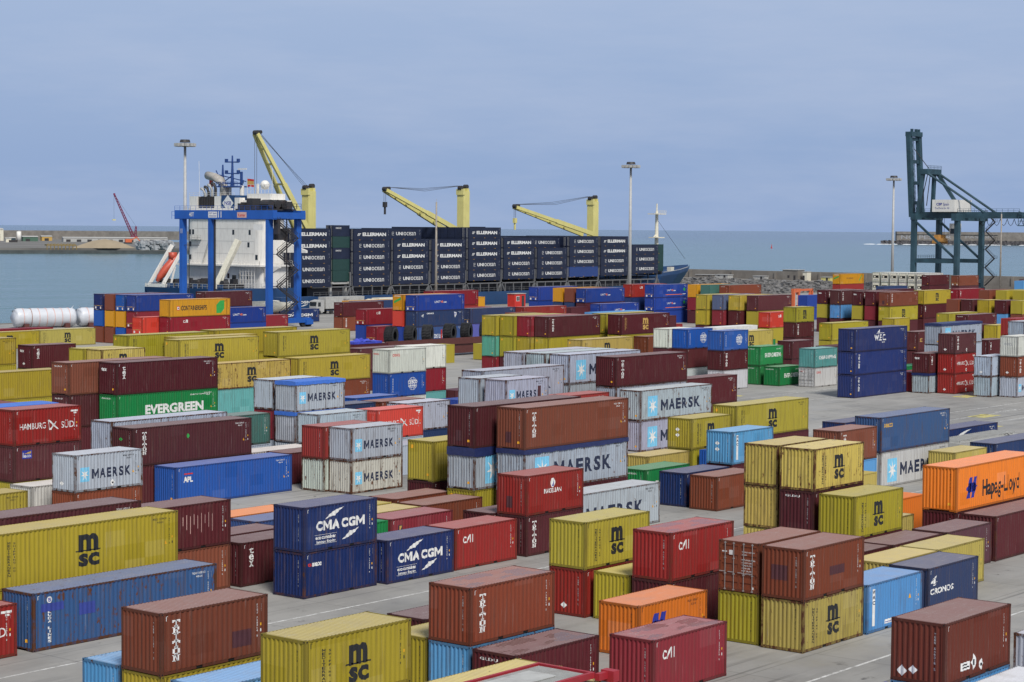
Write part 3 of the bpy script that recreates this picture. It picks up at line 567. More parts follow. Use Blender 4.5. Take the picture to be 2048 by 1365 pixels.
        d.poly([(l - 3.2, .42), (l - 3.2, h - 1.1), (l - 2.3, h - .35), (l - 1.35, h - .35), (l - 1.35, 1.2), (l - 2.1, .42)], 'green'); d.text('LNG', l - 3.0, h * .3, 1.45, .7, m0, .03)
    elif nm == 'dfds': d.text('DFDS LOGISTICS', l * .3, .75, l * .48, .75, m0, .02); d.arc(l * .2, h * .5, .6, .8, .1, m0, 20, 140); d.poly([(l * .24, .9), (l * .25, .9), (l * .32, h - .4), (l * .31, h - .4)], m0)
    elif nm == 'f': d.rect(.75, 1.15, h - .95, h - .45, 'navy'); d.poly([(.8, h - .85), (.95, h - .85), (1.1, h - .5), (.9, h - .5)], 'gold')
    elif nm == 'y': pass
    elif nm == 'ellerman':
        d.text('ELLERMAN', l * .24, h * .36, l * .64, h * .30, m0, .045); x = l * .10
        for k in range(3): d.rect(x + .1 * k, x + .8 + .25 * k, h * .38 + k * .24, h * .38 + k * .24 + .13, m0)
    elif nm == 'uniocean':
        d.text('UNI', l * .27, h * .36, l * .20, h * .30, m0, .03); d.text('ocean', l * .49, h * .36, l * .34, h * .30, m0, .0); x = l * .155
        d.rect(x, x + .07, h * .36, h * .66, m0); d.rect(x, x + .75, h * .36, h * .36 + .07, m0); d.rect(x, x + .75, h * .66 - .07, h * .66, m0); d.poly([(x + .2, h * .46), (x + .7, h * .53), (x + .7, h * .57), (x + .2, h * .5)], m0)
    # extras
    elif nm == 'haz': d.poly([(l * .55, .2), (l * .55 + .22, .45), (l * .55, .7), (l * .55 - .22, .45)], m0); d.rect(l * .55 - .06, l * .55 + .06, .38, .5, 'black')
    elif nm == 'haz2': d.poly([(l * .8, .5), (l * .8 + .15, .7), (l * .8, .9), (l * .8 - .15, .7)], m0)
    elif nm == 'dg': d.poly([(2.65, .3), (2.9, .65), (2.65, 1.0), (2.4, .65)], m0); d.rect(1.5, 2.3, .42, .75, m0); d.rect(1.6, 2.2, .5, .56, 'black'); d.rect(1.6, 2.1, .62, .68, 'black'); d.rect(2.58, 2.72, .5, .75, 'black')
    elif nm == 'patchS': d.rect(l * .66, l * .84, .55, 1.25, 'patch')
    elif nm == 'patch2': d.rect(2.6, 4.1, 1.0, 1.45, 'patch')
    elif nm == 'gem': d.poly([(l * .45, h - .75), (l * .45 + .17, h - .95), (l * .45, h - 1.15), (l * .45 - .17, h - .95)], 'green')
    elif nm == 'label': d.text('D', .9, .8, .35, .5, m0, .002)
    elif nm == 'stripe': d.poly([(l - 2.8, .6), (l - 1.2, h - .7), (l - 1.2, h - .3), (l - 2.8, 1.1)], 'green'); d.text('CONTAINERSHIPS', 3.5, h * .5, 4, .4, 'dust', .0)
    elif nm == 'scuff': [d.rect(2.4 + i * .28, 2.425 + i * .28, 1.4 - .25 * (i % 3), 1.9 + .1 * (i % 2), 'pink') for i in range(9)]
    elif nm == 'mscS': d.text('SC', .7, h * .45, .8, .6, 'gold', .05)
    elif nm == 'burn': d.rect(l * .74, l * .82, h * .35, h * .72, 'patch')
    if nm in ('haz', 'patchS', 'patch2', 'gem', 'label', 'stripe', 'scuff', 'haz2', 'dg', 'burn', 'f', 'y'): return
def marks_side(d, L, h, lt, code):
    """the registration number in small characters near the far end"""
    l = LEN[L]; c = lt
    d.vtext(code, l - .64, h - .35, .08, .085, c, .02, .3); d.vtext('45G1', l - .40, h - .35, .05, .07, c, .005, .35)
    d.rect(l - .46, l - .36, h * .5, h * .5 + .12, 'amber'); d.rect(l - .45, l - .37, h * .40, h * .40 + .13, c)
    if code[:4] in ('MSKU', 'HLXU') or L > 20:
        d.text(code, l - 1.75, h - .40, .95, .11, c, .01); d.text('45G1' if L > 20 else '22G1', l - 1.45, h - .58, .4, .10, c, .01)
        d.poly([(l - .95, h * .5 - .3), (l - .77, h * .5 - .3), (l - .86, h * .5 - .1)], 'amber')
    d.rect(.32, .36, h - .36, h - .16, c); d.rect(.32, .42, h - .18, h - .16, c)
def marks_end(d, L, h, lt, code, ex):
    # seen from outside the -x end the right hand side is the low-y post, so write from high y to low y
    d.vtext(code, W - .52, h - .42, .09, .095, lt, .025, .25)
    if L > 20: d.rect(W - .62, W - .42, .42, .58, 'amber')
    if 'bar' in ex: d.rect(.12, W - .12, .78, .83, 'gold'); d.rect(1.05, 1.4, .74, .87, 'gold'); [d.rect(a, a + .32, .25, .62, 'white') for a in (.35, 1.65)]
    if 'stripe' in ex: d.poly([(.35, 1.3), (.35, 1.75), (2.0, 2.45), (2.0, 2.0)], 'green'); d.rect(.4, 1.9, h - .3, h - .2, 'white')
    if 'texE' in ex: d.text('tex', .35, h - .78, .75, .3, 'white', .03)
    if 'haz' in ex or 'haz2' in ex: [d.poly([(1.0, z - .2), (1.2, z), (1.0, z + .2), (.8, z)], 'white') for z in ((1.15, 1.62) if 'haz2' in ex else (.55,))]
    if 'dg' in ex: [d.poly([(x, .2), (x + .22, .45), (x, .7), (x - .22, .45)], 'white') for x in (.5,)]
    if 'gem' in ex: d.poly([(1.0, h - 1.1), (1.18, h - .9), (1.0, h - .7), (.82, h - .9)], 'green')
    if 'patch' in ex: d.rect(.75, 1.25, .45, 1.2, 'patch')
    if 'patch2' in ex: d.rect(.55, 1.45, .95, 1.7, 'patch')
    if 'idw' in ex or 'cronosE' in ex: d.text('CRONOS' if 'cronosE' in ex else 'GLDU', .4, h - .42, 1.0, .13, 'white', .01)
    if 'evE' in ex: d.text('EVERGREEN', .35, h - .42, 1.2, .12, 'white', .01)
    if 'oocl' in ex: d.text('OOCL', .15, h - .62, .8, .2, 'red', .03)
    if 'amb' in ex: d.rect(.3, .55, h - .6, h - .35, 'amber')
    if 'ghost' in ex: d.text('OOCL', .6, h * .55, 1.1, .3, 'fpatch', .02)
LOGO = {'msc': ('black-logo', 1), 'ms': ('black-logo', 1), 'mscg': ('gold-logo', 1), 'mscS': ('gold-lettered', 1), 'triton': ('vertically lettered', 1), 'tex': ('short-lettered', 1), 'texS': ('small-lettered', 1), 'maersk': ('star-logo', 1),
        'evergreen': ('bold-lettered', 1), 'hamburg': ('flag-logo', 1), 'cai': ('white-initialled', 1), 'cma': ('crescent-logo', 1), 'seaco': ('small-lettered', 1), 'seacoY': ('gold-lettered', 1), 'apl': ('white-lettered', 1),
        'hapag': ('arrow-logo', 1), 'cosco': ('globe-logo', 1), 'cronos': ('lion-logo', 1), 'wac': ('white-striped', 1), 'wec': ('ship-logo', 1), 'magellan': ('round-badge', 1), 'beacon': ('blue-badge', 1), 'boluda': ('vertically lettered', 1),
        'china': ('wide-lettered', 1), 'oocl': ('red-lettered', 1), 'unit': ('centre-lettered', 1), 'leaf': ('leaf-mark', 1), 'lng': ('green-leaf', 1), 'dfds': ('big-lettered', 1), 'swoosh': ('crescent-logo', 1), 'reefer': ('refrigerated', 0)}
COL = {'Y': ((.375, .305, .028), .10, 'olive yellow', 'black'), 'Y2': ((.47, .37, .09), .16, 'pale yellow', 'black'), 'YW': ((.34, .27, .07), .50, 'rusty yellow', 'black'),
       'BR': ((.195, .052, .026), .22, 'rust brown', 'white'), 'MR': ((.085, .015, .020), .14, 'maroon', 'white'), 'DR': ((.22, .014, .025), .12, 'crimson', 'white'), 'RD': ((.28, .022, .018), .22, 'red', 'white'),
       'RO': ((.55, .05, .03), .12, 'vivid red', 'white'), 'OR': ((.72, .19, .022), .08, 'orange', 'black'), 'BL': ((.010, .028, .120), .22, 'navy', 'white'), 'NV': ((.022, .045, .125), .2, 'dull navy', 'white'),
       'BB': ((.012, .045, .27), .08, 'cobalt blue', 'white'), 'BC': ((.010, .080, .36), .12, 'bright blue', 'white'), 'WB': ((.008, .024, .135), .05, 'royal blue', 'white'), 'SB': ((.040, .095, .25), .34, 'steel blue', 'white'),
       'LB': ((.10, .30, .58), .25, 'light blue', 'white'), 'VB': ((.10, .11, .38), .1, 'violet blue', 'white'), 'VW': ((.50, .55, .62), .2, 'white-blue', 'blue'), 'GY': ((.38, .43, .50), .48, 'grey', 'black'), 'WG': ((.47, .51, .50), .2, 'pale grey', 'black'),
       'WH': ((.60, .60, .55), .18, 'white', 'black'), 'WR': ((.50, .52, .47), .55, 'rust-streaked white', 'black'), 'GR': ((.012, .21, .058), .05, 'green', 'white'), 'TG': ((.055, .15, .125), .2, 'dark green', 'white'), 'TG2': ((.10, .38, .28), .1, 'mint green', 'white'),
       'TQ': ((.11, .33, .32), .15, 'teal', 'white'), 'CB': ((.60, .28, .012), .12, 'amber', 'black'), 'MG': ((.10, .040, .052), .2, 'dull plum', 'white'), 'RB': ((.115, .026, .018), .1, 'dark brown', 'white'), 'GB': ((.10, .13, .24), .3, 'grey blue', 'white')}
IDW = 0
def container(L, it, pos, lab, detail):
    """one container: an empty at its near bottom corner with its parts"""
    ex = it.rstrip('!^').split('.'); code = ex[0]; ex = ex[1:]
    h = 2.591 if (L == 20 or it.endswith('!')) and not it.endswith('^') else 2.896
    col, wear, _, lt = COL[code]
    if 'rust' in ex or 'old' in ex: wear = max(wear, .55)
    t = thing('shipping_container', lab, 'container', pos, 0, 'shipping containers stacked in the yard')
    v = 1 + rnd.uniform(-.15, .13); fd = rnd.random() ** 3 * .06; c = tuple(x * v * (1 + rnd.uniform(-.06, .06)) * (1 - fd) + .30 * fd for x in col) + (1 - min(.8, wear + rnd.uniform(-.05, .10)),)
    def add(name, key, fn): o = link(name, part_mesh(key, fn), t); o.color = c; return o
    wet = 'wet' if ('puddle' in ex or 'wet' in ex) else 'dry'
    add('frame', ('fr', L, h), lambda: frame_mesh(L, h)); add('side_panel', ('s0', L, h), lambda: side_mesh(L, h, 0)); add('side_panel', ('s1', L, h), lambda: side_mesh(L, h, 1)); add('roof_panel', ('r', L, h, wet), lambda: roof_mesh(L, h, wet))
    dr = 'door' in ex
    if dr:
        for k in (0, 1): o = add('door', ('d0', L, h, k, 1), lambda: door_mesh(L, h, 0, k, True))
        def mk3():
            d = Dec()
            if 'oocl' in ex: d.text('OOCL', .25, h - .62, .75, .2, 'red', .03)
            for i, (t_, w_) in enumerate((('TCNU 107514', .75), ('22G1', .3), ('MAX.GROSS 30.480', .8), ('67.200 LBS', .6), ('TARE 2.230', .6), ('4.920 LBS', .5), ('NET 28.250', .6), ('CU.CAP 33.2', .6))): d.text(t_, 1.38, h - .55 - i * .14 - (.12 if i > 1 else 0), w_, .07, lt, .01)
            d.rect(.62, .84, h - .72, h - .48, 'white'); d.rect(.2, .5, h - .6, h - .54, lt); d.rect(2.0, 2.1, .22, .34, 'white')
            return d.mesh('lettering', [], lambda x: .0, lambda x, y, z: Vector((y + .012, W - x, z)), .0)
        link('lettering', part_mesh(('ld', L, h, 'oocl' in ex), mk3), t)
        add('end_panel', ('e1', L, h), lambda: end_mesh(L, h, 1))
    else:
        add('end_panel', ('e0', L, h), lambda: end_mesh(L, h, 0))
        if detail:
            for k in (0, 1): add('door', ('d1', L, h, k, 0), lambda: door_mesh(L, h, 1, k, False))
        else: add('end_panel', ('e1', L, h), lambda: end_mesh(L, h, 1))
    if 'reefer' in ex:
        o = link('cooling_unit', part_mesh('reef', reefer_mesh), t)
    for nm in ex:
        if nm.startswith('tarp'):
            mat = M['tarpB'] if nm == 'tarpB' else M['tarpN']
            o = link('tarpaulin', part_mesh((nm, L, h), lambda: tarp_mesh(L, h, mat, .30 if nm != 'tarpS' else .55)), t)
    # lettering, shared between equal containers
    pal = lt; names = tuple(e for e in ex if e in LOGO or e in ('haz', 'haz2', 'dg', 'patchS', 'patch2', 'gem', 'label', 'stripe', 'scuff', 'burn', 'f'))
    names = tuple(n for n in names if n != 'reefer')
    idc = IDS.get('Y' if code[0] == 'Y' else code, 'TGHU 540318 2')
    def mk():
        d = Dec()
        for n in names: logo(d, n, L, h, lt)
        marks_side(d, L, h, pal, idc)
        return d.mesh('lettering', SIDE[L][1], SIDE[L][2], lambda x, y, z: Vector((x, y, z)))
    link('lettering', part_mesh(('lt', L, h, names, pal, idc), mk), t)
    if not dr:
        exs = [e for e in ex if e in ('bar', 'stripe', 'haz', 'haz2', 'dg', 'gem', 'patch', 'patch2', 'idw', 'ghost')]
        if 'tex' in ex or 'texS' in ex: exs.append('texE')
        if 'oocl' in ex: exs.append('oocl')
        if code == 'GR': exs.append('evE')
        if code in ('Y', 'Y2') and L == 40: exs.append('amb')
        def mk2():
            d = Dec(); marks_end(d, L, h, pal, idc, exs)
            # panel x runs from the far post (left as seen) to the near post
            return d.mesh('lettering', [W - q for q in END[1]], lambda x: END[2](W - x), lambda x, y, z: Vector((y, W - x, z)))
        link('lettering', part_mesh(('le', L, h, tuple(exs), pal, idc), mk2), t)
    return t, h
def reefer_mesh():
    mb = MB(); mb.box(-.02, .02, .25, 2.19, .5, 2.55, 1); mb.box(-.06, -.02, .35, 2.1, 1.25, 2.0, 0); mb.box(-.08, -.06, .55, 1.2, 1.4, 1.9, 0); mb.box(-.05, -.02, .5, 1.9, .65, .95, 2)
    mb.box(-.07, -.02, 1.35, 1.9, 1.35, 1.8, 1); mb.tube([(-.09, .9, 1.65), (-.03, .9, 1.65)], .25, 12, 0); return mb.mesh('cooling_unit', [M['hole'], M['cream'], M['steelgrey']])
def tarp_mesh(L, h, mat, drop):
    rr = random.Random(L * 7 + int(drop * 100)); l = LEN[L]; mb = MB(); n = L
    e = .035
    xs = [-e + (l + 2 * e) * i / n for i in range(n + 1)]
    sag = [rr.uniform(0, .05) for _ in xs]; low = [drop + rr.uniform(-.04, .05) for _ in xs]
    ys = [-e, .5, 1.2, 1.9, W + e]
    top = [[(x, y, h + .006 + (0 if j in (0, 4) else .03 + .012 * math.sin(i * 2.1 + j)) ) for j, y in enumerate(ys)] for i, x in enumerate(xs)]
    for i in range(n):
        for j in range(4): mb.quad([top[i][j], top[i + 1][j], top[i + 1][j + 1], top[i][j + 1]])
        for y in (-e, W + e): mb.quad([(xs[i], y, h + .006), (xs[i + 1], y, h + .006), (xs[i + 1], y + (.0 if y > 0 else -.015 * (i % 2)), h - low[i + 1]), (xs[i], y, h - low[i])])
    for x in (-e, l + e):
        for j in range(4): mb.quad([(x, ys[j], h + .006 if j == 0 else h + .03), (x, ys[j + 1], h + .006 if j == 3 else h + .03), (x, ys[j + 1], h - drop), (x, ys[j], h - drop - .03 * (j % 2))])
    return mb.mesh('tarpaulin', [mat])
STACKS = [
(20,55.1,62.3,'BR.triton.patchS.sc Y.msc','in the nearest row, left'),
(20,55.4,65.2,'LB','low in the left foreground, left of the near rust-brown stack'),
(20,55.0,59.2,'LB','roof cut by the bottom edge, left'),
(20,55.0,54.0,'Y.msc Y','cut by the bottom edge, left half'),
(20,68.1,59.3,'Y','squeezed left of the light blue box in the nearest row'),
(20,67.9,56.6,'BR.triton.wet LB','at bottom centre, behind the puddled maroon roof'),
(20,71.3,62.2,'MR.ribs','roof just behind the near centre brown stack'),
(20,67.7,53.9,'MR.idw.puddle','puddled roof behind the red spreader frame'),
(20,61.4,51.2,'Y2','clean roof next to the red spreader frame'),
(20,74.3,51.3,'DR.cai.puddle','alone in front of the orange box, bottom centre right'),
(20,80.7,56.6,'OR.hapag','right behind the near red one with white letters'),
(20,87.3,64.8,'Y.msc RD.haz','left of the twin white-lettered red stack'),
(20,87.6,62.0,'Y','between the hazard-diamond box and dark maroon base'),
(20,87.2,59.2,'RD.cai.puddle MR','behind the near orange box'),
(20,87.0,51.1,'BR.triton.patch2 YW.msc','beside the stack whose doors face left'),
(20,87.2,53.8,'BR.door Y','whose doors face left, right foreground'),
(20,93.3,51.0,'LB.wac','between rusty yellow base and navy lion-logo box'),
(20,100.1,51.0,'NV.cronos.spot','right of the light blue strip-lettered box'),
(20,100.3,53.6,'Y2.spot','roof behind the light blue strip-lettered box'),
(20,106.5,53.7,'Y2.spot','roof behind the navy lion-logo box'),
(20,106.4,56.5,'MR.spot','roof just behind the two pale yellow roofs'),
(20,100.1,56.6,'MR','roof directly below the black-logo yellow stack'),
(20,113.1,56.4,'MG','roof left of the long maroon box on the right'),
(20,74.2,37.0,'RB.haz.dg LB','nearest on the right, white diamonds low on it'),
(20,67.7,37.0,'VB','ribbed roof at the bottom right edge'),
(20,74.2,34.2,'VW','white roofed, at the bottom right corner'),
(20,86.7,37.4,'GY','cut by the right edge, bottom right'),
(40,119.5,59.0,'OR.hapag MR','cut by the right edge, big blue arrow emblem'),
(40,119.6,56.3,'MR','on the ground beneath the big orange one'),
(40,114.6,65.0,'OR.hapag','mostly hidden left of the big orange one'),
(20,106.5,59.2,'Y.msc MR.idw','just left of the half-hidden long orange box'),
(20,113.2,61.9,'Y2','narrow strip seen right of that black-logo stack'),
(20,107.2,64.9,'Y2.rust Y2.rust Y2','tallest rusty yellow group, left column'),
(20,106.8,62.1,'Y2.msc.rust MR.idw Y','tallest rusty yellow group, right column'),
(20,132.3,75.0,'Y2','right behind the tallest rusty yellow group'),
(20,140.7,79.6,'BR.triton LB','left of the long steel-blue one'),
(40,147.6,79.7,'SB.seacoY WG.maersk','steel-blue and white pair in the middle right'),
(40,170.4,86.0,'BL.swoosh!','far side of the grey collapsed flatracks'),
(20,171.4,96.5,'BL','navy end just behind the pink-roofed brown one'),
(20,154.6,76.6,'Y2','behind the big orange one, before white star box'),
(40,163.6,77.2,'NV!','dark roof at the right edge behind the orange one'),
(40,148.6,94.2,'Y.msc MR','behind the diamonds-marked yellow one'),
(20,141.4,94.0,'Y.msc.haz2 Y','with white diamonds, before the long black-logo yellow'),
(20,134.4,85.5,'LB.wac.haz2 MR','centre right, beside the black-logo yellow stack'),
(20,127.4,85.2,'BL','left of the brown one, middle of the yard'),
(20,127.1,82.2,'BR','right of the plain navy one, middle of the yard'),
(20,127.0,88.6,'GR.evergreen','behind the plain navy one, middle of the yard'),
(20,134.7,93.8,'Y2','roof behind the half-hidden green one'),
(20,142.0,91.2,'BC','narrow blue strip right of that yellow roof'),
(40,156.3,109.7,'GY.maersk.rust GY.maersk','right of the tallest brown three-high stack'),
(40,108.5,85.8,'BR.triton.patch GY.maersk.tarp MR','the tallest centre stack'),
(40,107.0,89.0,'MR.patch GY.maersk.tarpS Y','left of the tallest centre stack'),
(40,108.6,94.1,'Y MR','at the left end of the centre stacks'),
(20,101.2,79.8,'RD.magellan.patch MR.triton','before the tallest centre stack'),
(40,107.6,82.3,'GY.maersk','on the ground right of the round-badge red one'),
(20,100.9,82.4,'MR','low roof left of the round-badge red one'),
(20,94.2,79.8,'RD.cai','on the ground between navy crescent and brown boxes'),
(20,87.9,79.7,'BL.cma','on the ground right of the two-high navy pair'),
(20,81.3,80.0,'BL.cma BL.seaco','two-high navy pair left of centre'),
(20,101.8,91.6,'BR','rearmost of the two brown roofs at centre'),
(20,100.8,88.1,'BR.idw','front one of the two brown roofs at centre'),
(20,94.3,88.0,'Y2','roof behind the small yellow badge box'),
(20,94.6,90.9,'Y2','farther roof left of the two brown roofs'),
(20,94.5,85.4,'DR.f','with small yellow badge, behind the red CAI'),
(20,88.2,85.4,'GR','green sliver left of the yellow-badge box'),
(20,88.5,93.6,'OR','orange roof left of the two-high navy pair'),
(20,88.2,90.9,'SB','blue roof in front of the orange roof'),
(20,81.9,88.2,'MR','roof behind the left-centre maroon box'),
(20,81.6,85.4,'MR.tex','left of the two-high navy pair'),
(40,62.2,85.7,'MR MR','behind the big yellow one, far left'),
(40,62.3,82.9,'Y.msc Y!','big yellow at the left edge'),
(40,62.4,79.9,'SB.boluda.rust','scuffed with dark patches, left foreground'),
(20,55.4,79.9,'RD.hamburg.label','cut by the left edge, bottom left'),
(20,75.1,85.8,'MR.scuff BR','right of the big yellow one, left'),
(20,89.4,109.9,'GY.maersk.haz BR','left, below the small badge red stack'),
(40,76.0,113.4,'Y!','cut by the left edge under the star-logo pair'),
(20,89.6,114.8,'WH','white sliver between yellow and star-logo pair'),
(20,90.1,117.4,'RD.hamburg MR.beacon Y','at the left edge with flag logo'),
(20,90.1,120.0,'GY.tarpB GY GY','bright blue tarp roof at the left edge'),
(20,88.6,122.5,'BR BR BR','pale brown roof behind the blue tarp roof'),
(20,83.0,125.2,'WH WH WH','white roof at the left edge behind blue tarp'),
(40,102.3,114.0,'BC.apl','bright blue on the ground, left of centre'),
(40,100.4,116.6,'MR.triton.gem MR','behind the bright blue one'),
(40,102.7,121.8,'GY.rust MR','roof behind the green-diamond maroon one'),
(40,110.3,119.2,'WH!','low white roof right of the bright blue box'),
(40,116.7,116.7,'MR!','low maroon roof right of the bright blue box'),
(40,119.0,140.4,'MR.tex GR.evergreen MR','big green and maroon stack at left'),
(40,116.0,143.3,'BR.idw MR.idw MR','left of the big green and maroon stack'),
(20,140.1,170.6,'Y Y MR.tex','tall thin yellow one, left'),
(20,140.3,168.0,'Y2.msc.rust Y MR','just right of the tall thin yellow one'),
(20,139.8,179.0,'MR.tex.haz Y.msc.rust Y','far left with white vertical letters'),
(20,139.4,175.7,'Y','low, right of the far left lettered stack'),
(20,139.5,173.1,'BL','low navy one left of the tall thin yellow'),
(40,126.0,179.5,'Y Y Y','cut by the left edge, middle height'),
(40,125.2,170.6,'Y Y','lower, cut by the left edge'),
(40,207.5,279.1,'Y.msc','far left near the white wrapped tanks'),
(40,216.7,287.0,'DR.idw','behind it, before the white wrapped tanks'),
(40,220.4,280.0,'Y2.msc','right of it, before the white wrapped tanks'),
(40,151.4,168.2,'Y.msc Y Y!','front long yellow of the block'),
(40,153.2,164.9,'Y2.msc.rust TQ','stained yellow behind the blue tarp pair'),
(40,166.8,168.4,'Y.msc Y Y','rear right long yellow of the block'),
(40,167.0,165.3,'Y.msc BR','front right long yellow of the block'),
(40,149.6,174.7,'Y.ms Y Y','rear left long yellow of the block'),
(40,154.5,171.7,'Y Y Y!','roof between the long yellows of the block'),
(45,164.4,176.5,'Y Y Y','farthest long yellow of the block'),
(20,123.1,124.8,'GY.rust DR GY','left of the blue tarp pair'),
(20,122.7,121.8,'GY.maersk.tarpB GY.tarpB GY','blue tarp pair left of centre'),
(20,122.8,119.2,'GY.id GY','right of the blue tarp pair'),
(20,115.2,123.3,'TG GY','dark green behind the long green-diamond one'),
(20,116.0,109.0,'GY.maersk WR.maersk','star-logo pair left of centre'),
(20,115.5,111.5,'RD WR','left of the star-logo pair'),
(20,129.1,118.3,'RO.hamburg GY','vivid red behind the star-logo pair'),
(20,135.9,121.0,'GY NV','grey behind the vivid red one'),
(40,118.8,114.1,'GY.maersk!','seen between the star-logo pair and plain yellow'),
(20,129.3,124.2,'NV NV','low navy roof behind the vivid red one'),
(20,135.6,123.8,'BR BR','low brown roof behind the vivid red one'),
(20,136.8,128.2,'BC BC','low bright blue roof under the grey pair'),
(20,162.2,146.9,'WH.oocl BC.cosco WH','left of centre with globe logo'),
(20,168.5,149.4,'WH DR TQ','just behind the red-lettered white one'),
(20,174.8,148.2,'MR.tex','low dark end left of the grey star group'),
(20,165.3,139.9,'BB','low blue end left of the grey star group'),
(40,189.4,176.6,'MR MR!','long roof behind the white pair'),
(40,190.0,183.2,'MR MR!','beneath the crumpled violet tarpaulin'),
(40,228.5,204.3,'Y.msc','on open ground behind the white pair'),
(20,248.5,204.6,'Y','small, left end of the lonely pale row'),
(20,223.9,144.1,'BC.cosco MR.triton WG','globe logo, right one of two'),
(20,224.1,149.9,'BC.cosco MR WG','globe logo, left one of two'),
(20,223.3,152.4,'WH MR MR','white, left of the two globe logos'),
(40,158.0,113.8,'MR.triton GY MR','long maroon right of the big star'),
(40,172.9,117.3,'MR MR!','below and right of the long lettered maroon'),
(40,157.8,119.3,'GY.maersk GY GY','pale grey with the biggest star'),
(40,157.6,122.1,'GY.rust GY GY','middle one left of the biggest star'),
(40,157.3,124.7,'GY.rust GY GY','leftmost of the three grey roofs'),
(40,141.0,116.4,'GY.maersk GY! GY!','behind the two short grey ones'),
(20,137.1,113.5,'GY WG GY','left short grey one at centre'),
(20,137.1,110.5,'GY.maersk.burn GY GY','right short grey one at centre'),
(40,144.2,113.4,'RD RD!','long red roof before the biggest star'),
(45,225.1,125.4,'WB.wec WB.triton WB.triton','tall royal blue stack on the right'),
(20,237.0,138.1,'TQ.china WH.oocl.door','left of the tall royal blue stack'),
(20,235.6,145.8,'GR.evergreen GR','front-left green pair'),
(20,235.4,142.6,'GR.evergreen','on the ground beside the green pair'),
(20,250.9,149.9,'MR MR','maroon behind the green pair'),
(20,240.1,119.2,'MR.triton.haz RD.hamburg.haz RD.hamburg.haz','red three-high stack on the right'),
(20,238.6,122.1,'MR.texS GY.tarpN','left of the red three-high stack'),
(20,240.6,110.8,'WH.ghost BR.triton.haz GY.maersk','cut by the right edge, middle distance'),
(20,239.0,113.6,'GY.rust.haz GY.rust','right of the red three-high stack'),
(40,246.8,124.6,'GY.maersk.tarpN GY GY','long with navy tarp roof, right'),
(40,245.5,128.8,'GR.evergreen','green slice right of the royal blue stack'),
(20,239.3,124.9,'DR','red slice right of the royal blue stack'),
(40,278.0,144.2,'MR.mscS MR','right behind the royal blue stack'),
(20,275.3,131.4,'MR.texS MR','small end near the right edge'),
(20,290.0,134.0,'RD.cai RD RD','red one near the right edge'),
(20,298.0,146.0,'Y.msc','yellow on the ground near the right edge'),
(40,262.0,119.8,'GY.rust GY GY','grey behind the white one at the right edge'),
(40,279.0,177.2,'GR','long green roof behind the globe logos'),
(40,255.0,163.0,'Y2.msc Y','tan one right of the globe logos'),
(20,258.0,154.0,'Y','small pale roof behind the green pair'),
(40,293.0,167.6,'Y Y','roof left of the two-high yellow and maroon pair'),
(40,279.0,160.0,'MR','long low roof left of the royal blue stack'),
(40,223.3,172.5,'MR.triton Y MR','long maroon in the centre back'),
(40,222.6,175.1,'DR Y.y MR','next left of the centre-back long maroon'),
(40,221.9,177.6,'Y Y.y MR','second from left of the centre-back block'),
(40,221.1,180.2,'Y TG2 DR','leftmost of the centre-back block'),
(40,236.6,169.6,'MR.mscg Y MR','long maroon with gold logo'),
(40,238.0,173.4,'Y Y Y','yellow sliver between the two long maroons'),
(40,240.5,176.6,'LB LB LB','light blue roof behind the gold logo one'),
(40,222.3,166.0,'Y2.msc Y','pale yellow before the centre-back block'),
(40,236.0,164.6,'BR BR','rust brown behind the white and globe boxes'),
(20,254.0,176.0,'MR.mscg MR MR','short maroon with gold logo'),
(20,278.0,191.0,'RD.cai RD','red end right of the gold logos'),
(45,236.6,282.9,'WB.bar BC.bar BR.bar','far left back, first column'),
(45,236.6,279.9,'BR.bar CB.stripe BR.bar','far left back, second column'),
(45,236.6,277.0,'BC.bar CB.stripe BC','far left back, third column'),
(45,236.6,274.1,'BB.bar DR.bar DR','far left back, fourth column'),
(45,226.4,253.9,'CB.lng DR.cai DR','far left before the blue gantry crane'),
(45,223.0,256.8,'RO.bar RO','left of the long amber one'),
(40,258.6,283.1,'MR BB','dark, left of the blue gantry crane'),
(40,258.8,280.5,'MR.idw BB NV','dark, behind the blue lettered one'),
(45,256.9,276.4,'BB.unit BB','blue lettered, left of the blue gantry crane'),
(40,296.8,281.4,'MR.idw BR.triton','right of the blue gantry crane'),
(45,275.2,255.2,'DR.cai.bar BB.bar','left of the amber striped stack'),
(45,272.7,250.2,'DR.cai.bar','on the ground left of the big tyres'),
(45,275.8,243.4,'BB.unit.bar NV.cronos SB.dfds','three-high blue stack behind the big tyres'),
(45,275.8,246.5,'CB.stripe RO.bar BB.bar','left of the three-high blue stack'),
(45,296.5,257.2,'DR RD MR','long red top behind the three-high blue stack'),
(45,290.2,248.6,'RD.cai RD.cai','right of the three-high blue stack'),
(45,304.5,286.5,'CB.stripe CB','amber, far centre left by the quay'),
(45,304.0,284.0,'NV.cronos NV','navy, between the far amber boxes'),
(45,319.8,280.0,'CB.lng CB','amber, far centre by the quay'),
(45,292.8,244.8,'NV.bar VB','low navy end behind the yellow block'),
(45,306.7,243.0,'RD RD','low red roof behind the yellow block'),
(20,296.0,236.5,'BR.triton BR','low pale brown behind the yellow block'),
(40,335.0,286.0,'CB Y','low amber roof beside the red cabin'),
(45,335.0,261.6,'BB.bar BB BB','blue, right of the red cabin'),
(45,333.9,254.4,'CB.stripe NV MR','amber end in the far centre'),
(45,333.9,251.4,'BR.bar NV.bar MR','brown end in the far centre'),
(45,333.9,248.4,'BB.unit.bar MR BB','blue lettered in the far centre'),
(45,331.5,243.0,'BB.unit BB','blue lettered, lower right in the far centre'),
(20,325.0,245.4,'MR MR','short maroon end in the far centre'),
(45,369.0,261.7,'RD.cai BL.cai MR','red, left of the twin leaf-mark blues'),
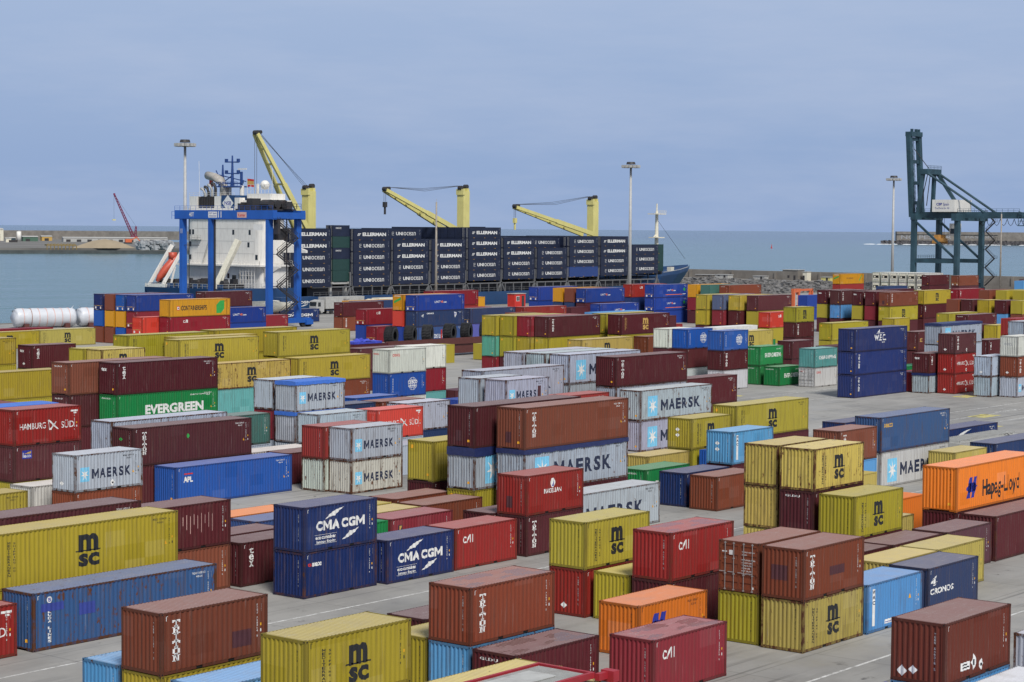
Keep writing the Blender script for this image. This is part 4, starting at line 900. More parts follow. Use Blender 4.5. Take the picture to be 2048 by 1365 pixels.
(45,370.4,256.8,'BB.leaf.bar BB.leaf.bar BB','twin leaf-mark blues, far centre right'),
(45,380.0,251.8,'CB.bar DR.bar MR','amber end, far centre right'),
(45,380.0,248.4,'TG BR MR','dark green end, far centre right'),
(45,381.8,244.6,'BR.idw MR MR','brown beside the dark green end'),
(40,323.0,211.8,'Y.y Y MR','left column of the yellow-maroon block'),
(40,323.7,208.6,'GB DR.y MR','second column of the yellow-maroon block'),
(40,324.4,205.4,'Y MR MR','third column of the yellow-maroon block'),
(40,325.6,202.1,'MR.y Y MR','fourth column of the yellow-maroon block'),
(40,322.4,197.5,'RO.cai Y','before the yellow-maroon block'),
(20,296.1,176.3,'Y.msc MR.triton MR^','yellow over maroon pair, right of centre'),
(40,368.7,212.1,'MR.tex Y MR','first column of the far right block'),
(40,368.0,208.6,'MR.triton LB.old MR','second column of the far right block'),
(40,367.4,203.2,'MR.tex Y MR','third column of the far right block'),
(40,367.0,200.0,'MR DR MR','fourth column of the far right block'),
(40,366.0,196.3,'BR.triton.patch Y.msc MR','fifth column of the far right block'),
(40,383.0,197.5,'Y.msc MR.tex MR','yellow black-logo in the far right block'),
(40,399.0,197.5,'DR.tex MR MR','right of the black-logo yellow, far right'),
(40,383.0,206.0,'MR MR MR','long roof behind the far right block'),
(20,363.5,180.1,'BR.triton Y MR','short brown, right end of the far block'),
(20,364.2,177.4,'MR MR MR','second, right end of the far block'),
(20,364.8,174.2,'Y Y MR','third, right end of the far block'),
(20,365.4,170.9,'MR LB MR','fourth, right end of the far block'),
(20,366.0,167.8,'Y BR MR','last at the right edge, far block'),
(40,398.0,190.0,'BR MR MR','brown end behind the far right end'),
(40,399.0,186.6,'Y Y MR','yellow end behind the far right end'),
(40,400.0,183.2,'Y Y MR','second yellow end behind the far right end'),
(40,401.0,179.8,'BL.idw Y MR','navy end behind the far right end'),
(40,402.0,176.2,'RD Y MR','red end at the far right edge'),
(40,341.5,167.2,'MR.idw MR','long maroon, right middle distance'),
(40,345.0,172.8,'Y Y','yellow roof behind the right long maroon'),
(20,330.0,176.0,'Y Y','pale roof left of the right long maroon'),
(20,317.0,160.8,'MR MR','first small end behind the navy tarp roof'),
(20,318.0,157.6,'Y2 Y2','second small end behind the navy tarp roof'),
(20,319.0,154.4,'MR MR','third small end behind the navy tarp roof'),
(20,320.0,151.2,'Y Y','fourth small end behind the navy tarp roof'),
(40,432.0,200.0,'Y TQ','pale roof by the teal far right box'),
(40,447.0,196.0,'TQ TQ','teal at the far right'),
(40,480.0,220.0,'LB LB MR','light blue at the far right'),
(40,496.0,226.0,'MR MR MR','maroon piece at the far right'),
(20,498.0,212.0,'NV NV MR','dark navy at the far right edge'),
(45,508.2,288.3,'CB.stripe RD.cai MR','amber before the far sea wall'),
(45,500.0,270.0,'NV NV','navy roof below the white machine ends'),
(40,541.0,293.6,'WH.reefer WH.reefer WH','first from left of the white machine-end row'),
(40,541.0,290.7,'WH.reefer WH.reefer WH','second from left of the white machine-end row'),
(40,541.0,287.8,'WH.reefer WH.reefer WH','third from left of the white machine-end row'),
(40,541.0,284.8,'WH.reefer WH.reefer WH','fourth from left of the white machine-end row'),
(40,541.0,281.9,'WH.reefer WH.reefer WH','fifth from left of the white machine-end row'),
(40,541.0,279.0,'WH.reefer WH.reefer WH','sixth from left of the white machine-end row'),
(40,519.0,266.0,'MR.idw MR MR','maroon left of the far right crane legs'),
(40,521.2,258.0,'BR.bar MR MR','brown beneath the big green crane'),
(45,414.3,243.7,'BB.bar BB','blue behind the two-high yellow pair'),

]
HIDDEN = set([30,240,290,300,320,330,340,350,410,430,480,500,620,640,690,700,770,780,781,790,791,792,800,801,802,830,860,880,881,890,891,900,901,910,920,930,931,940,960,980,981,1000,1001,1020,1021,1030,1031,1040,1041,1050,1051,1060,1070,1080,1110,1120,1130,1140,1150,1160,1170,1180,1190,1200,1210,1220,1221,1230,1240,1260,1270,1271,1280,1290,1300,1310,1311,1320,1321,1330,1331,1340,1341,1350,1351,1360,1410,1460,1461,1470,1480,1490,1500,1510,1511,1512,1520,1530,1531,1540,1550,1560,1570,1580,1590,1600,1610,1630,1631,1640,1641,1650,1651,1652,1660,1670,1680,1681,1682,1690,1691,1700,1701,1710,1711,1712,1720,1721,1730,1740,1750,1760,1761,1770,1771,1780,1800,1830,1831,1840,1841,1850,1851,1860,1861,1870,1871,1880,1881,1890,1900,1910,1911,1920,1921,1930,1931,1940,1941,1942,1950,1951,1952,1960,1961,1970,1980,1981,1990,1991,2000,2010,2011,2012,2020,2021,2022,2030,2031,2040,2050,2060,2070,2071,2080,2090,2100,2101,2110,2120,2121,2130,2131,2140,2150,2160,2161,2170,2171,2172,2180,2181,2182,2190,2191,2200,2201,2210,2211,2220,2221,2222,2230,2231,2232,2240,2241,2242,2250,2251,2252,2260,2261,2262,2270,2271,2272,2280,2290,2300,2310,2311,2320,2321,2330,2331,2340,2350,2351,2360,2361,2370,2371,2372,2380,2381,2382,2390,2391,2392,2400,2401,2410,2411,2420,2421,2422,2430,2431,2432,2440,2441,2442,2450,2451,2452,2460,2461,2462,2470,2471,2480,2481,2490,2491,2500,2501])     # containers that hide entirely behind the others: kept as one mass below
SZ = {20: 'short', 40: 'long', 45: 'long'}
mass = MB(); mass_cols = []; used = {}; ci = 0
for sidx, (L, ux, vy, items, hint) in enumerate(STACKS):
    its = items.split(); z = 0.0; n = len(its)
    for k, it in enumerate(reversed(its)):
        ci = sidx * 10 + k
        h = 2.591 if (L == 20 or it.endswith('!')) and not it.endswith('^') else 2.896
        ex = it.rstrip('!^').split('.'); nm = COL[ex[0]][2]
        adj = next((LOGO[e][0] + ' ' for e in ex[1:] if e in LOGO), '')
        if not adj:
            for e, w_ in (('tarpB', 'blue-tarped '), ('tarpN', 'navy-tarped '), ('door', 'door-end '), ('rust', 'worn '), ('haz', 'hazard-marked ')):
                if e in ex: adj = w_; break
        lv = '' if n == 1 else ('top' if k == n - 1 else 'bottom' if k == 0 else 'middle')
        lab = ' '.join((f'{SZ[L]} {adj}{nm} container' + (f', {lv},' if lv else ',') + ' ' + hint).split())
        jx = rnd.uniform(-.035, .035) if k else 0; jy = rnd.uniform(-.02, .02) if k else 0
        if ci in HIDDEN and 'reefer' not in ex:
            l = LEN[L]; n0 = len(mass.f); X, Y = ux + jx, vy + jy; c_ = COL[ex[0]][0]
            for pts, far_ in ((SIDE[L][0], False), (SIDE[L][0], True)):
                for (x0, d0), (x1, d1) in zip(pts, pts[1:]): ya, yb = (Y + W - d0, Y + W - d1) if far_ else (Y + d0, Y + d1); mass.quad([(X + x0, ya, z + .1), (X + x1, yb, z + .1), (X + x1, yb, z + h - .06), (X + x0, ya, z + h - .06)])
            for (x0, d0), (x1, d1) in zip(END[0], END[0][1:]): mass.quad([(X + d0, Y + x0, z + .1), (X + d1, Y + x1, z + .1), (X + d1, Y + x1, z + h - .1), (X + d0, Y + x0, z + h - .1)])
            mass.box(X + .1, X + l - .02, Y + .08, Y + W - .08, z + .05, z + h - .02)
            for x0 in (X, X + l - .16):
                for y0 in (Y, Y + W - .12): mass.box(x0, x0 + .16, y0, y0 + .12, z, z + h - .004)
            for y0 in (Y, Y + W - .06): mass.box(X + .16, X + l - .16, y0, y0 + .06, z + .02, z + .14); mass.box(X + .16, X + l - .16, y0, y0 + .06, z + h - .08, z + h - .01)
            mass_cols += [tuple(c_) + (1,)] * (len(mass.f) - n0)
        else:
            t, _ = container(L, it, (ux + jx, vy + jy, z), lab, math.hypot(ux, vy) < 200)
            used.setdefault(lab, []).append(ci); t['ci'] = ci
        z += h
for lab, ids in used.items():
    if len(ids) > 1: print('DUP LABEL', lab, ids)
    if len(lab.split()) > 16: print('LONG LABEL', len(lab.split()), lab)
if mass.v:
    m, ntt, b = newmat('far_container_paint'); at = nd(ntt, 'ShaderNodeAttribute', attribute_name='paint'); ntt.links.new(at.outputs['Color'], b.inputs['Base Color'])
    me = mass.mesh('stacked_containers', [m]); a = me.color_attributes.new('paint', 'FLOAT_COLOR', 'CORNER')
    a.data.foreach_set('color', [x for c_ in mass_cols for _ in range(4) for x in c_])
    o = link('stacked_containers', me); o['kind'] = 'stuff'; o['label'] = 'lower and inner containers buried in the stacks'
# ---------------------------------------------------------------- container ship along the quay
SY = 352.0; BE = 29.0
SU = 331.0
ship = thing('container_ship', 'blue container ship with white deckhouse and three pale yellow cranes', 'ship', (SU, SY, 0))
# stations: distance from stern, half beam, deck height
ST = [(0, 13.6, 6.0), (6, 14.4, 6.0), (14, 14.5, 6.0), (24, 14.5, 6.0), (24.5, 14.5, 3.6), (140, 14.5, 3.6), (165, 14.0, 4.2), (178, 13.0, 5.2), (184, 12.2, 5.6), (184.5, 12.1, 6.6), (198, 9.4, 7.2), (209, 5.2, 7.9), (217, .3, 8.6)]
hb = MB(); cy = BE / 2
for i in range(len(ST) - 1):
    (x0, b0, z0), (x1, b1, z1) = ST[i], ST[i + 1]
    def low(x, b): k = max(0., (x - 160) / 57); return (x - 13 * k * k, b * (1 - .55 * k) if x < 215 else .1)
    for s_ in (-1, 1):
        (lx0, lb0), (lx1, lb1) = low(x0, b0), low(x1, b1)
        hb.quad([(lx0, cy + s_ * lb0, -3.4), (lx1, cy + s_ * lb1, -3.4), (x1, cy + s_ * b1, z1), (x0, cy + s_ * b0, z0)])
    hb.quad([(x0, cy - b0, z0 - .02), (x1, cy - b1, z1 - .02), (x1, cy + b1, z1 - .02), (x0, cy + b0, z0 - .02)])
hb.quad([(2.5, cy - 11, -3.4), (2.5, cy + 11, -3.4), (0, cy + 13.6, 6.0), (0, cy - 13.6, 6.0)])
for i in range(8, len(ST) - 1):
    (x0, b0, z0), (x1, b1, z1) = ST[i], ST[i + 1]
    for s_ in (-1, 1): hb.quad([(x0, cy + s_ * b0, z0), (x1, cy + s_ * b1, z1), (x1 + .3, cy + s_ * b1, z1 + 1.1), (x0, cy + s_ * b0, z0 + 1.1)])
hb.build('hull', M['shipblue'], ship)
sb = MB(); sb.rail([(.2, cy + 13.4, 6.0), (.2, cy - 13.4, 6.0), (6, cy - 14.2, 6.0), (22, cy - 14.3, 6.0)], 1.1, 1.6, .07); sb.build('railing', M['steelgrey'], ship)
br = MB(); br.rail([(186, cy - 11.6, 6.7), (198, cy - 9.2, 7.3), (209, cy - 5, 8.0)], 1.1, 1.6, .08); br.rail([(186, cy + 11.6, 6.7), (198, cy + 9.2, 7.3), (209, cy + 5, 8.0)], 1.1, 1.6, .08)
for x, y in ((192, cy - 3), (200, cy + 2), (206, cy)): br.box(x, x + 1.6, y - .8, y + .8, 7.2, 9.0)
br.build('bow_fittings', M['cream'], ship)
bl = MB(); bl.box(190, 195, cy - 5, cy + 5, 6.9, 8.2); bl.build('winch', M['dgrey'], ship)
# deckhouse: a tall narrow tower across the ship, its rounded aft wall towards us
AX = 13.5
def rp(x0, x1, y0, y1, r, n=5):
    P = []
    for (cx, cy_, a0) in ((x1 - r, y1 - r, 0), (x0 + r, y1 - r, 90), (x0 + r, y0 + r, 180), (x1 - r, y0 + r, 270)):
        for i in range(n + 1): a_ = R(a0 + 90 * i / n); P.append((cx + r * math.cos(a_), cy_ + r * math.sin(a_)))
    return P
dh = MB(); dh.prism(rp(AX, AX + 8.5, .6, 28.9, 3.0), 11.6, 22.6); dh.prism(rp(AX - .6, AX + 9, .8, 28.2, 1.0), 6.0, 11.2); dh.box(AX - 2.2, AX + 10, -.2, 29.2, 11.2, 11.6)
dh.prism(rp(AX - .3, AX + 8.8, .3, 29.2, 3.0), 22.6, 24.5); dh.prism(rp(AX + .5, AX + 7, 11.8, 28.0, .4), 24.5, 25.3)
dh.box(AX + 1, AX + 5, 25.2, 28.0, 24.5, 28.2); dh.box(AX + 1, AX + 5, 16.1, 19.0, 24.5, 28.2); dh.box(AX + 1.5, AX + 8, -.6, 10.8, 24.5, 27.2); dh.box(AX + 3, AX + 8, 1.5, 9.5, 27.2, 28.8); dh.box(AX + .4, AX + 2.2, 9.5, 11.2, 24.5, 27.8)
dh.build('deckhouse', M['shipwhite'], ship)
wn = MB()
for (y, z) in ((10.9, 18.8), (5.2, 18.8), (5.6, 15.8), (26.4, 18.8), (25.2, 18.8), (26.3, 15.8), (26.3, 12.6), (2.9, 12.8), (12, 8.2), (8, 8.2), (5, 8.0)): wn.box(AX - .03 if z > 11.6 else AX - .63, AX + .4, y, y + .7, z, z + 1.2)
for i in range(9): wn.box(AX + 1.46, AX + 1.6, .2 + i * 1.15, 1.0 + i * 1.15, 25.5, 26.6)
wn.box(AX - .64, AX + .1, 9.6, 11.0, 6.1, 9.0); wn.build('window', M['glass'], ship)
pl = MB(); pl.box(AX + .3, AX + .8, 9.2, 11.0, 11.6, 14.6)
for z in (14.2, 17.2, 20.2): pl.box(AX - .02, AX + .1, 4, 25, z, z + .07)
for y in (9.5, 17, 24): pl.box(AX - .02, AX + .1, y, y + .06, 11.7, 22.5)
pl.rail([(AX - .3, 28, 17.6), (AX - .3, 22.5, 17.6)], 1, 1, .06); pl.box(AX - 1, AX, 22.5, 28, 17.5, 17.6); pl.beam((AX - .3, 22, 11.6), (AX - .3, 19.5, 17.5), .25); [pl.beam((AX - .2, 19.5 + i * .5, 24.5), (AX - .2, 19.5 + i * .5, 22.6), .08) for i in range(6)]
pl.build('seam', M['lgrey'], ship)
rl = MB(); rl.rail([(AX, 27.8, 24.5), (AX, 1, 24.5)], 1.1, 1.4, .06); rl.rail([(AX - 2.1, 29, 11.6), (AX - 2.1, 0, 11.6), (AX + 9, 0, 11.6)], 1.0, 1.4, .06); rl.rail([(AX + 1, 28, 28.2), (AX + 1, 12, 28.2)], .9, 1.5, .05); rl.rail([(AX + 3, 9.5, 28.8), (AX + 3, 1, 28.8)], 2.2, 1.2, .07); rl.build('railing', M['shipwhite'], ship)
bk = MB()
for y0, y1 in ((29, 30.6), (0.2, -4.8)): bk.prism([(y0, 11.3), (y1, 11.3), (y1, 11.0), (y0, 8.6)], AX - .2, AX + .4, axis='x')
bk.prism([(1.2, 17.6), (-7.5, 15.2), (-7.5, 14.6), (1.2, 14.6)], AX + 6, AX + 6.6, axis='x'); bk.build('bracket', M['shipwhite'], ship)
fn = MB(); fn.box(AX + .6, AX + 5, 11.2, 16.1, 24.5, 28.4); f_ = fn.build('funnel_casing', M['shipblue'], ship)
dk = Dec(); dk.poly([(2.35, .1), (4.35, 2.1), (2.35, 4.1), (.35, 2.1)], 'white'); dk.text('NSB', 1.15, 1.65, 2.4, .9, 'blue', .02)
link('lettering', dk.mesh('lettering', [], lambda x: 0.0, lambda x, y, z: Vector((AX + .6 + y, 16.1 - x, 24.4 + z)), .04), f_)
ex = MB(); ex.tube([(AX + 3, 17.6, 28), (AX + 3, 17.6, 30.4), (AX + 3, 18.8, 32), (AX + 3, 21, 32.9), (AX + 3, 23.6, 33.4)], [1.15, 1.15, 1.1, 1.05, 1.0], 14); f2 = ex.build('exhaust_pipe', plain('pipe_grey', (.38, .36, .33), .5, dirt=.3), ship, smooth=True)
ex = MB(); ex.tube([(AX + 3, 23.6, 33.4), (AX + 3, 23.75, 33.42)], .93, 14); ex.build('opening', M['hole'], f2)
for k in range(4): ex = MB(); y = 23.4 - k * 1.25; ex.tube([(AX + 2, y, 24.5), (AX + 2, y, 28.8 + .45 * k), (AX + 2, y + .5, 29.8 + .45 * k), (AX + 2, y + 1.4, 30.1 + .45 * k)], .38, 10); ex.build('exhaust_pipe', M['dgrey'] if k % 2 else M['steelgrey'], ship, smooth=True)
ex = MB()
for k in range(10): ex.box(AX + 1.2, AX + 1.6, 19.1 + k * .6, 19.4 + k * .6, 24.5, 28.1)
ex.box(AX + 2.4, AX + 5, 19, 25.2, 24.5, 28.2); ex.build('engine_vents', M['dgrey'], ship)
ms = MB(); mx_, my_ = AX + 4, 15.8
for y, top in ((my_, 38.2), (19.2, 36.0)): ms.tube([(mx_, y, 30.6), (mx_, y, top)], [.45, .18], 8)
for z, w_ in ((36.6, 2.1), (33.8, 2.1), (31.4, 3.4)): ms.beam((mx_, my_ - w_, z), (mx_, my_ + w_, z), .25); ms.beam((mx_ - w_, my_, z), (mx_ + w_, my_, z), .25); [ms.box(mx_ - .3, mx_ + .3, my_ + s * w_ - .3, my_ + s * w_ + .3, z - .1, z + .8) for s in (-1, 1)]
ms.beam((mx_, 20.5, 33.5), (mx_, 11.0, 31.8), .22); ms.beam((mx_, 20.8, 30.8), (mx_, 16, 33.2), .2); ms.beam((mx_, 12.6, 30.8), (mx_, 12.6, 34.2), .5); ms.box(AX + 2, AX + 6, 12, 19.4, 30.4, 30.7); ms.beam((mx_, 21.6, 34.6), (mx_, 19.2, 31), .2); ms.rail([(AX + 2, 12, 30.7), (AX + 2, 19.4, 30.7)], 1, .8, .08); ms.build('radar_mast', M['mastblue'], ship)
ms = MB(); ms.tube([(mx_, 12.4, 28), (mx_, 12.4, 30.8)], .55, 8); ms.tube([(mx_, 16.8, 28), (mx_, 16.8, 30.5)], .5, 8); ms.box(mx_ - .1, mx_ + .1, 10.8, 13.8, 34.7, 35.0); ms.tube([(mx_, 6.9, 28.8), (mx_, 6.9, 31.2)], .35, 8); ms.tube([(mx_, 2.0, 28.8), (mx_, 1.8, 35)], .05, 4); ms.tube([(mx_, 27.5, 28.2), (mx_, 27.8, 37)], .05, 4); ms.build('antenna_post', M['shipwhite'], ship)
ms = MB(); ms.ball((mx_, 4.4, 30.9), 1.15, 0, 16, 10); ms.build('radome', M['shipwhite'], ship, smooth=True)
fl = MB()
for z0, z1, mi_ in ((30.6, 31.1, 0), (31.1, 32.0, 1), (32.0, 32.5, 0)): fl.quad([(mx_, 10.5, z0), (mx_, 8.2, z0 - .2), (mx_, 8.2, z1 - .2), (mx_, 10.5, z1)], mi_)
f3 = fl.build('flag', [M['red'], M['gold']], ship); fl = MB(); fl.tube([(mx_, 10.6, 27), (mx_, 10.6, 33)], .05, 5); fl.build('flagpole', M['steelgrey'], f3)
fl = MB(); fl.quad([(mx_ - 1, 23, 30.8), (mx_ - 1, 21.6, 30.5), (mx_ - 1, 21.6, 32.0), (mx_ - 1, 23, 32.4)]); fl.build('flag', M['red'], ship)
# free fall lifeboat at the stern with its white launching frame
lf = MB()
for y in (21.6, 26.4): lf.beam((0.2, y + .5, 6.2), (6.8, y - .5, 16.2), .5, .7); lf.beam((2.5, y, 6), (4.0, y, 11), .35); lf.beam((6, y, 6), (7, y, 15), .35)
lf.beam((1, 27.6, 6.2), (7, 25.6, 16.0), .35); lf.box(0, 2, 21, 28, 6.0, 6.8); frm = lf.build('lifeboat_frame', M['shipwhite'], ship)
lb = MB(); lb.tube([(1.0, 24.9, 7.4), (1.8, 24.6, 8.4), (3.4, 24.0, 10.4), (5.2, 23.2, 12.6), (6.0, 22.9, 13.6)], [.3, .85, 1.15, 1.05, .45], 12); lb.box(4.0, 5.6, 22.6, 24.0, 12.6, 14.4); lbo = lb.build('lifeboat', M['lifeboat'], ship, smooth=True)
dv = MB(); dv.beam((3, 6.4, 5.8), (7, 2.6, 17.6), 1.5, 1.0, up=(1, 0, 0)); dv.beam((3, 4.6, 6), (4.6, 4.2, 11.5), .25, .3); dv.build('stores_crane_jib', M['cream'], ship)
st = MB()
for k in range(46): y = rk.uniform(1, 27); x = rk.uniform(.8, 10); st.box(x, x + rk.uniform(.6, 1.8), y, y + rk.uniform(.5, 1.4), 6.0, 6.0 + rk.uniform(.7, 2.2))
for k in range(5): st.tube([(2, 3 + k * 5, 7.2), (3.6, 3 + k * 5, 7.2)], .8, 12)
st.build('deck_machinery', M['dgrey'], ship)
st = MB()
for k in range(9): y = 2 + k * 2.9; st.box(.6, 1.5, y, y + 1.2, 6.0, 7.0)
st.build('winch', M['shipblue'], ship)
gr = MB()
for k in range(6): gr.beam((AX - 1.6, 2.2 + k, 6.0), (AX - 1.6, 2.2 + k, 11), .12)
for k in range(5): gr.beam((AX - 1.6, 2.2, 7 + k), (AX - 1.6, 7.2, 7 + k), .1)
gr.build('ladder_frame', M['shipwhite'], ship)
# lashing bridges and hatch supports
lg = MB(); BX = [(375.6 - SU + 15.05 * i) for i in range(9)]
for x in BX + [BX[-1] + 15.05]:
    for y in (.8, 4, 8, 12, 16, 20, 24, 28): lg.beam((x - .75, y, 3.6), (x - .75, y, 9.5), .35)
    lg.beam((x - .75, .6, 6.4), (x - .75, 28, 6.4), .3); lg.beam((x - .75, .6, 9.4), (x - .75, 28, 9.4), .3); lg.beam((x - 2.2, .7, 3.6), (x - .7, .7, 6.2), .35); lg.beam((x + .8, .7, 3.6), (x - .7, .7, 6.2), .35)
for i in range(38): x = 41 + i * 3.6; lg.beam((x, .6, 3.6), (x, .6, 6.0), .22)
lg.beam((30, .7, 5.9), (178, .7, 5.9), .35, .3); lg.rail([(30, .1, 3.6), (165, .8, 3.6)], 1.1, 2.2, .06); lg.build('lashing_bridge', M['truss'], ship)
ht = MB(); ht.box(30, 172, 2.4, 27, 3.6, 5.9); ht.build('hatch_cover', M['dgrey'], ship)
lg = MB()
for y in (2.2, 6.5): lg.beam((37.9, y, 3.6), (37.9, y, 7.0), .7); lg.beam((43.6, y, 3.6), (43.6, y, 7.0), .5)
lg.beam((37.9, 1.2, 6.9), (37.9, 27, 6.9), .5); lg.beam((43.6, 1.2, 6.9), (43.6, 27, 6.9), .5); lg.beam((37.6, 1.6, 6.8), (44, 1.6, 6.8), .5); lg.build('crane_portal', M['lgrey'], ship)
# three deck cranes
def deck_crane(px, py, zb, zt, tip, lab):
    p = MB(); p.box(px - 1.35, px + 1.35, py - 1.15, py + 1.15, zb, zt); p.box(px - 1.6, px - .9, py - 1.3, py + 1.3, zt - 1, zt + .6); p.box(px + .5, px + 1.3, py - 1.0, py + 1.0, zt, zt + .8); ped = p.build('crane_pedestal', M['yellow'], ship)
    if lab: ped['label'] = lab
    b_ = Vector((px - 2, py, zb + 1.2 if zb > 12 else 19.2)); tp = Vector(tip)
    j = MB()
    for s_ in (-1, 1):
        o1 = Vector((0, 2.3 * s_, 0)); mid = b_.lerp(tp, .5) + Vector((0, 1.5 * s_, .0)); j.beam(b_ + o1, mid, .75, 1.25); j.beam(mid, tp + Vector((0, .55 * s_, 0)), .65, .9)
    for t_ in (.3, .5, .7, .85): c_ = b_.lerp(tp, t_); j.beam(c_ - Vector((0, 2.2 - 1.7 * t_, 0)), c_ + Vector((0, 2.2 - 1.7 * t_, 0)), .5)
    j.build('crane_jib', M['yellow'], ped)
    s = MB()
    for c_, r_ in ((tp + Vector((0, 0, .3)), .6), (tp + Vector((1.2, 0, .5)), .45), (Vector((px - 1.3, py, zt + .9)), .6), (Vector((px + 1.0, py, zt + 1.3)), .6)): s.tube([c_ - Vector((0, .6, 0)), c_ + Vector((0, .6, 0))], r_, 12)
    s.build('sheave', M['dgrey'], ped)
    c = MB()
    for dy in (-.7, 0, .7):
        a_ = Vector((px - 1.6, py + dy, zt + 1.5)); e_ = tp + Vector((.5, dy * .5, .8)); sagz = -.9 if abs(tp.z - zt) < 4 else 0
        c.tube([a_, a_.lerp(e_, .5) + Vector((0, 0, sagz + dy * .5)), e_], .045, 4)
    hk = 6.0 if abs(tp.z - zt) < 8 else 22
    c.tube([tp + Vector((-.4, 0, 0)), tp + Vector((-.4, 0, -hk + 3))], .07, 4); c.tube([tp + Vector((.3, 0, 0)), tp + Vector((.3, 0, -hk + 3))], .07, 4); c.build('cable', M['dgrey'], ped)
    if hk < 10: h_ = MB(); c_ = tp + Vector((0, 0, -hk + 2)); h_.box(c_.x - .5, c_.x + .5, c_.y - .4, c_.y + .4, c_.z - .5, c_.z + .9); h_.tube([c_, c_ - Vector((0, 0, 2.4))], .3, 8); h_.build('hook_block', M['yellow'] if px > 130 else M['dgrey'], ped)
deck_crane(40.4, 12, 3.6, 29.9, (21.8, 12, 43.6), 'rearmost deck crane with its jib raised steeply')
deck_crane(101.2, 12, 3.6, 31, (69, 12, 30.7), 'middle deck crane with its jib nearly level')
deck_crane(161.5, 12, 3.6, 29.1, (124.1, 12, 26.9), 'foremost deck crane with its jib nearly level')
fm = MB(); fm.tube([(198.8, cy, 10), (198.8, cy, 26.5)], [.75, .45], 10); fm.box(197, 200.6, cy - 1.8, cy + 1.8, 18.2, 18.5); fm.box(196.6, 201, cy - 2, cy + 2, 25.6, 25.9); fm.rail([(196.6, cy - 2, 25.9), (201, cy - 2, 25.9)], .9, 1, .08); fm.tube([(198.8, cy, 26.5), (198.8, cy, 29)], .25, 6); fm.beam((198.8, cy, 19.5), (197.3, cy, 18.5), .3); fm.build('foremast', M['cream'], ship)
st = MB(); st.tube([(199, cy, 24), (215, cy, 11.5)], .06, 4); st.build('stay_wire', M['dgrey'], ship)
# ---- deck cargo
def cargo_mesh(kind_):
    mb = MB(); l = 13.7; h = 2.896
    mb.box(.02, l - .02, .02, 2.42, .03, h - .02)
    for x in (0, l - .18): [mb.box(x, x + .18, y, y + .1, 0, h) for y in (-.0, 2.34)]
    mb.box(.15, l - .15, -.01, .05, 0, .12); mb.box(.15, l - .15, -.01, .05, h - .1, h - .01)
    for y in (.35, .75, 1.65, 2.05): mb.box(-.05, .0, y, y + .05, .15, h - .15, 1)
    for x in (2, 6.5, 11): mb.box(x, x + .5, -.012, .0, .02, .09, 2)
    return mb.mesh('shell', [dict(n=M['shipn'], g=plain('ship_container_green', (.015, .05, .045), .5), b=plain('ship_container_blue', (.02, .05, .19), .5))[kind_], M['steelgrey'], M['amber']])
def cargo_text(nm):
    d = Dec(); logo(d, nm, 45, 2.896, 'white'); d.vtext('EUCU 204', 13.716 - .75, 2.5, .09, .12, 'white', .0, .4)
    return d.mesh('lettering', [], lambda x: 0.0, lambda x, y, z: Vector((x, y, z)), .03)
CM = {k: cargo_mesh(k) for k in 'ngb'}; CT = {k: cargo_text(n) for k, n in (('E', 'ellerman'), ('U', 'uniocean'))}
HIDDEN_S = set([42,43,44,45,46,47,48,49,50,51,52,53,54,55,56,57,58,59,60,61,63,64,65,66,67,68,69,70,71,72,73,74,75,76,77,78,79,80,81,82,83,84,85,86,87,88,89,90,91,92,93,94,95,96,97,98,99,100,101,103,104,105,106,107,108,109,110,111,112,113,114,115,116,117,118,119,120,121,122,123,124,125,126,127,128,129,130,131,132,133,134,135,136,137,138,139,140,141,142,143,144,145,146,147,148,149]); si = 0; ims = MB()
ORD = ['first', 'second', 'third', 'fourth', 'fifth', 'sixth', 'seventh', 'eighth', 'ninth', 'tenth', 'eleventh']; TI = ['bottom', 'second', 'third', 'fourth', 'fifth']
def cargo(x, row, z, code, lab):
    global si
    si += 1
    if si in HIDDEN_S and code != 'G':
        y = SY + .4 + row * 2.55; ims.box(x, x + 13.7, y, y + 2.43, z + .03, z + 2.87); return
    t = thing('shipping_container', lab, 'container', (x, SY + .4 + row * 2.55, z), 0, 'navy containers on the ship deck')
    t['si'] = si
    link('shell', CM[{'G': 'g', 'B': 'b'}.get(code, 'n')], t)
    if code in CT: link('lettering', CT[code], t)
W_ = {'E': 'navy bold-lettered', 'U': 'navy thin-lettered', 'N': 'plain navy', 'G': 'dark green', 'B': 'mid blue'}
bays = [(353.7, 6.0, 'UUUEE'), (375.6, 6.0, 'UUUUE'), (390.65, 6.2, 'UUEE'), (405.7, 6.2, 'UUEE'), (420.75, 6.6, 'UUEEE'), (435.8, 6.8, 'UUEE'), (450.85, 6.8, 'UUU'), (465.9, 7.1, 'BUUU'), (480.95, 7.2, 'UUEE'), (496.7, 7.6, 'UUU')]
for bi, (x, z0, col) in enumerate(bays):
    for k, c_ in enumerate(col): cargo(x, 0, z0 + k * 2.9, c_, f'{W_[c_]} container, {TI[k]} tier, {ORD[bi]} deck stack from the stern')
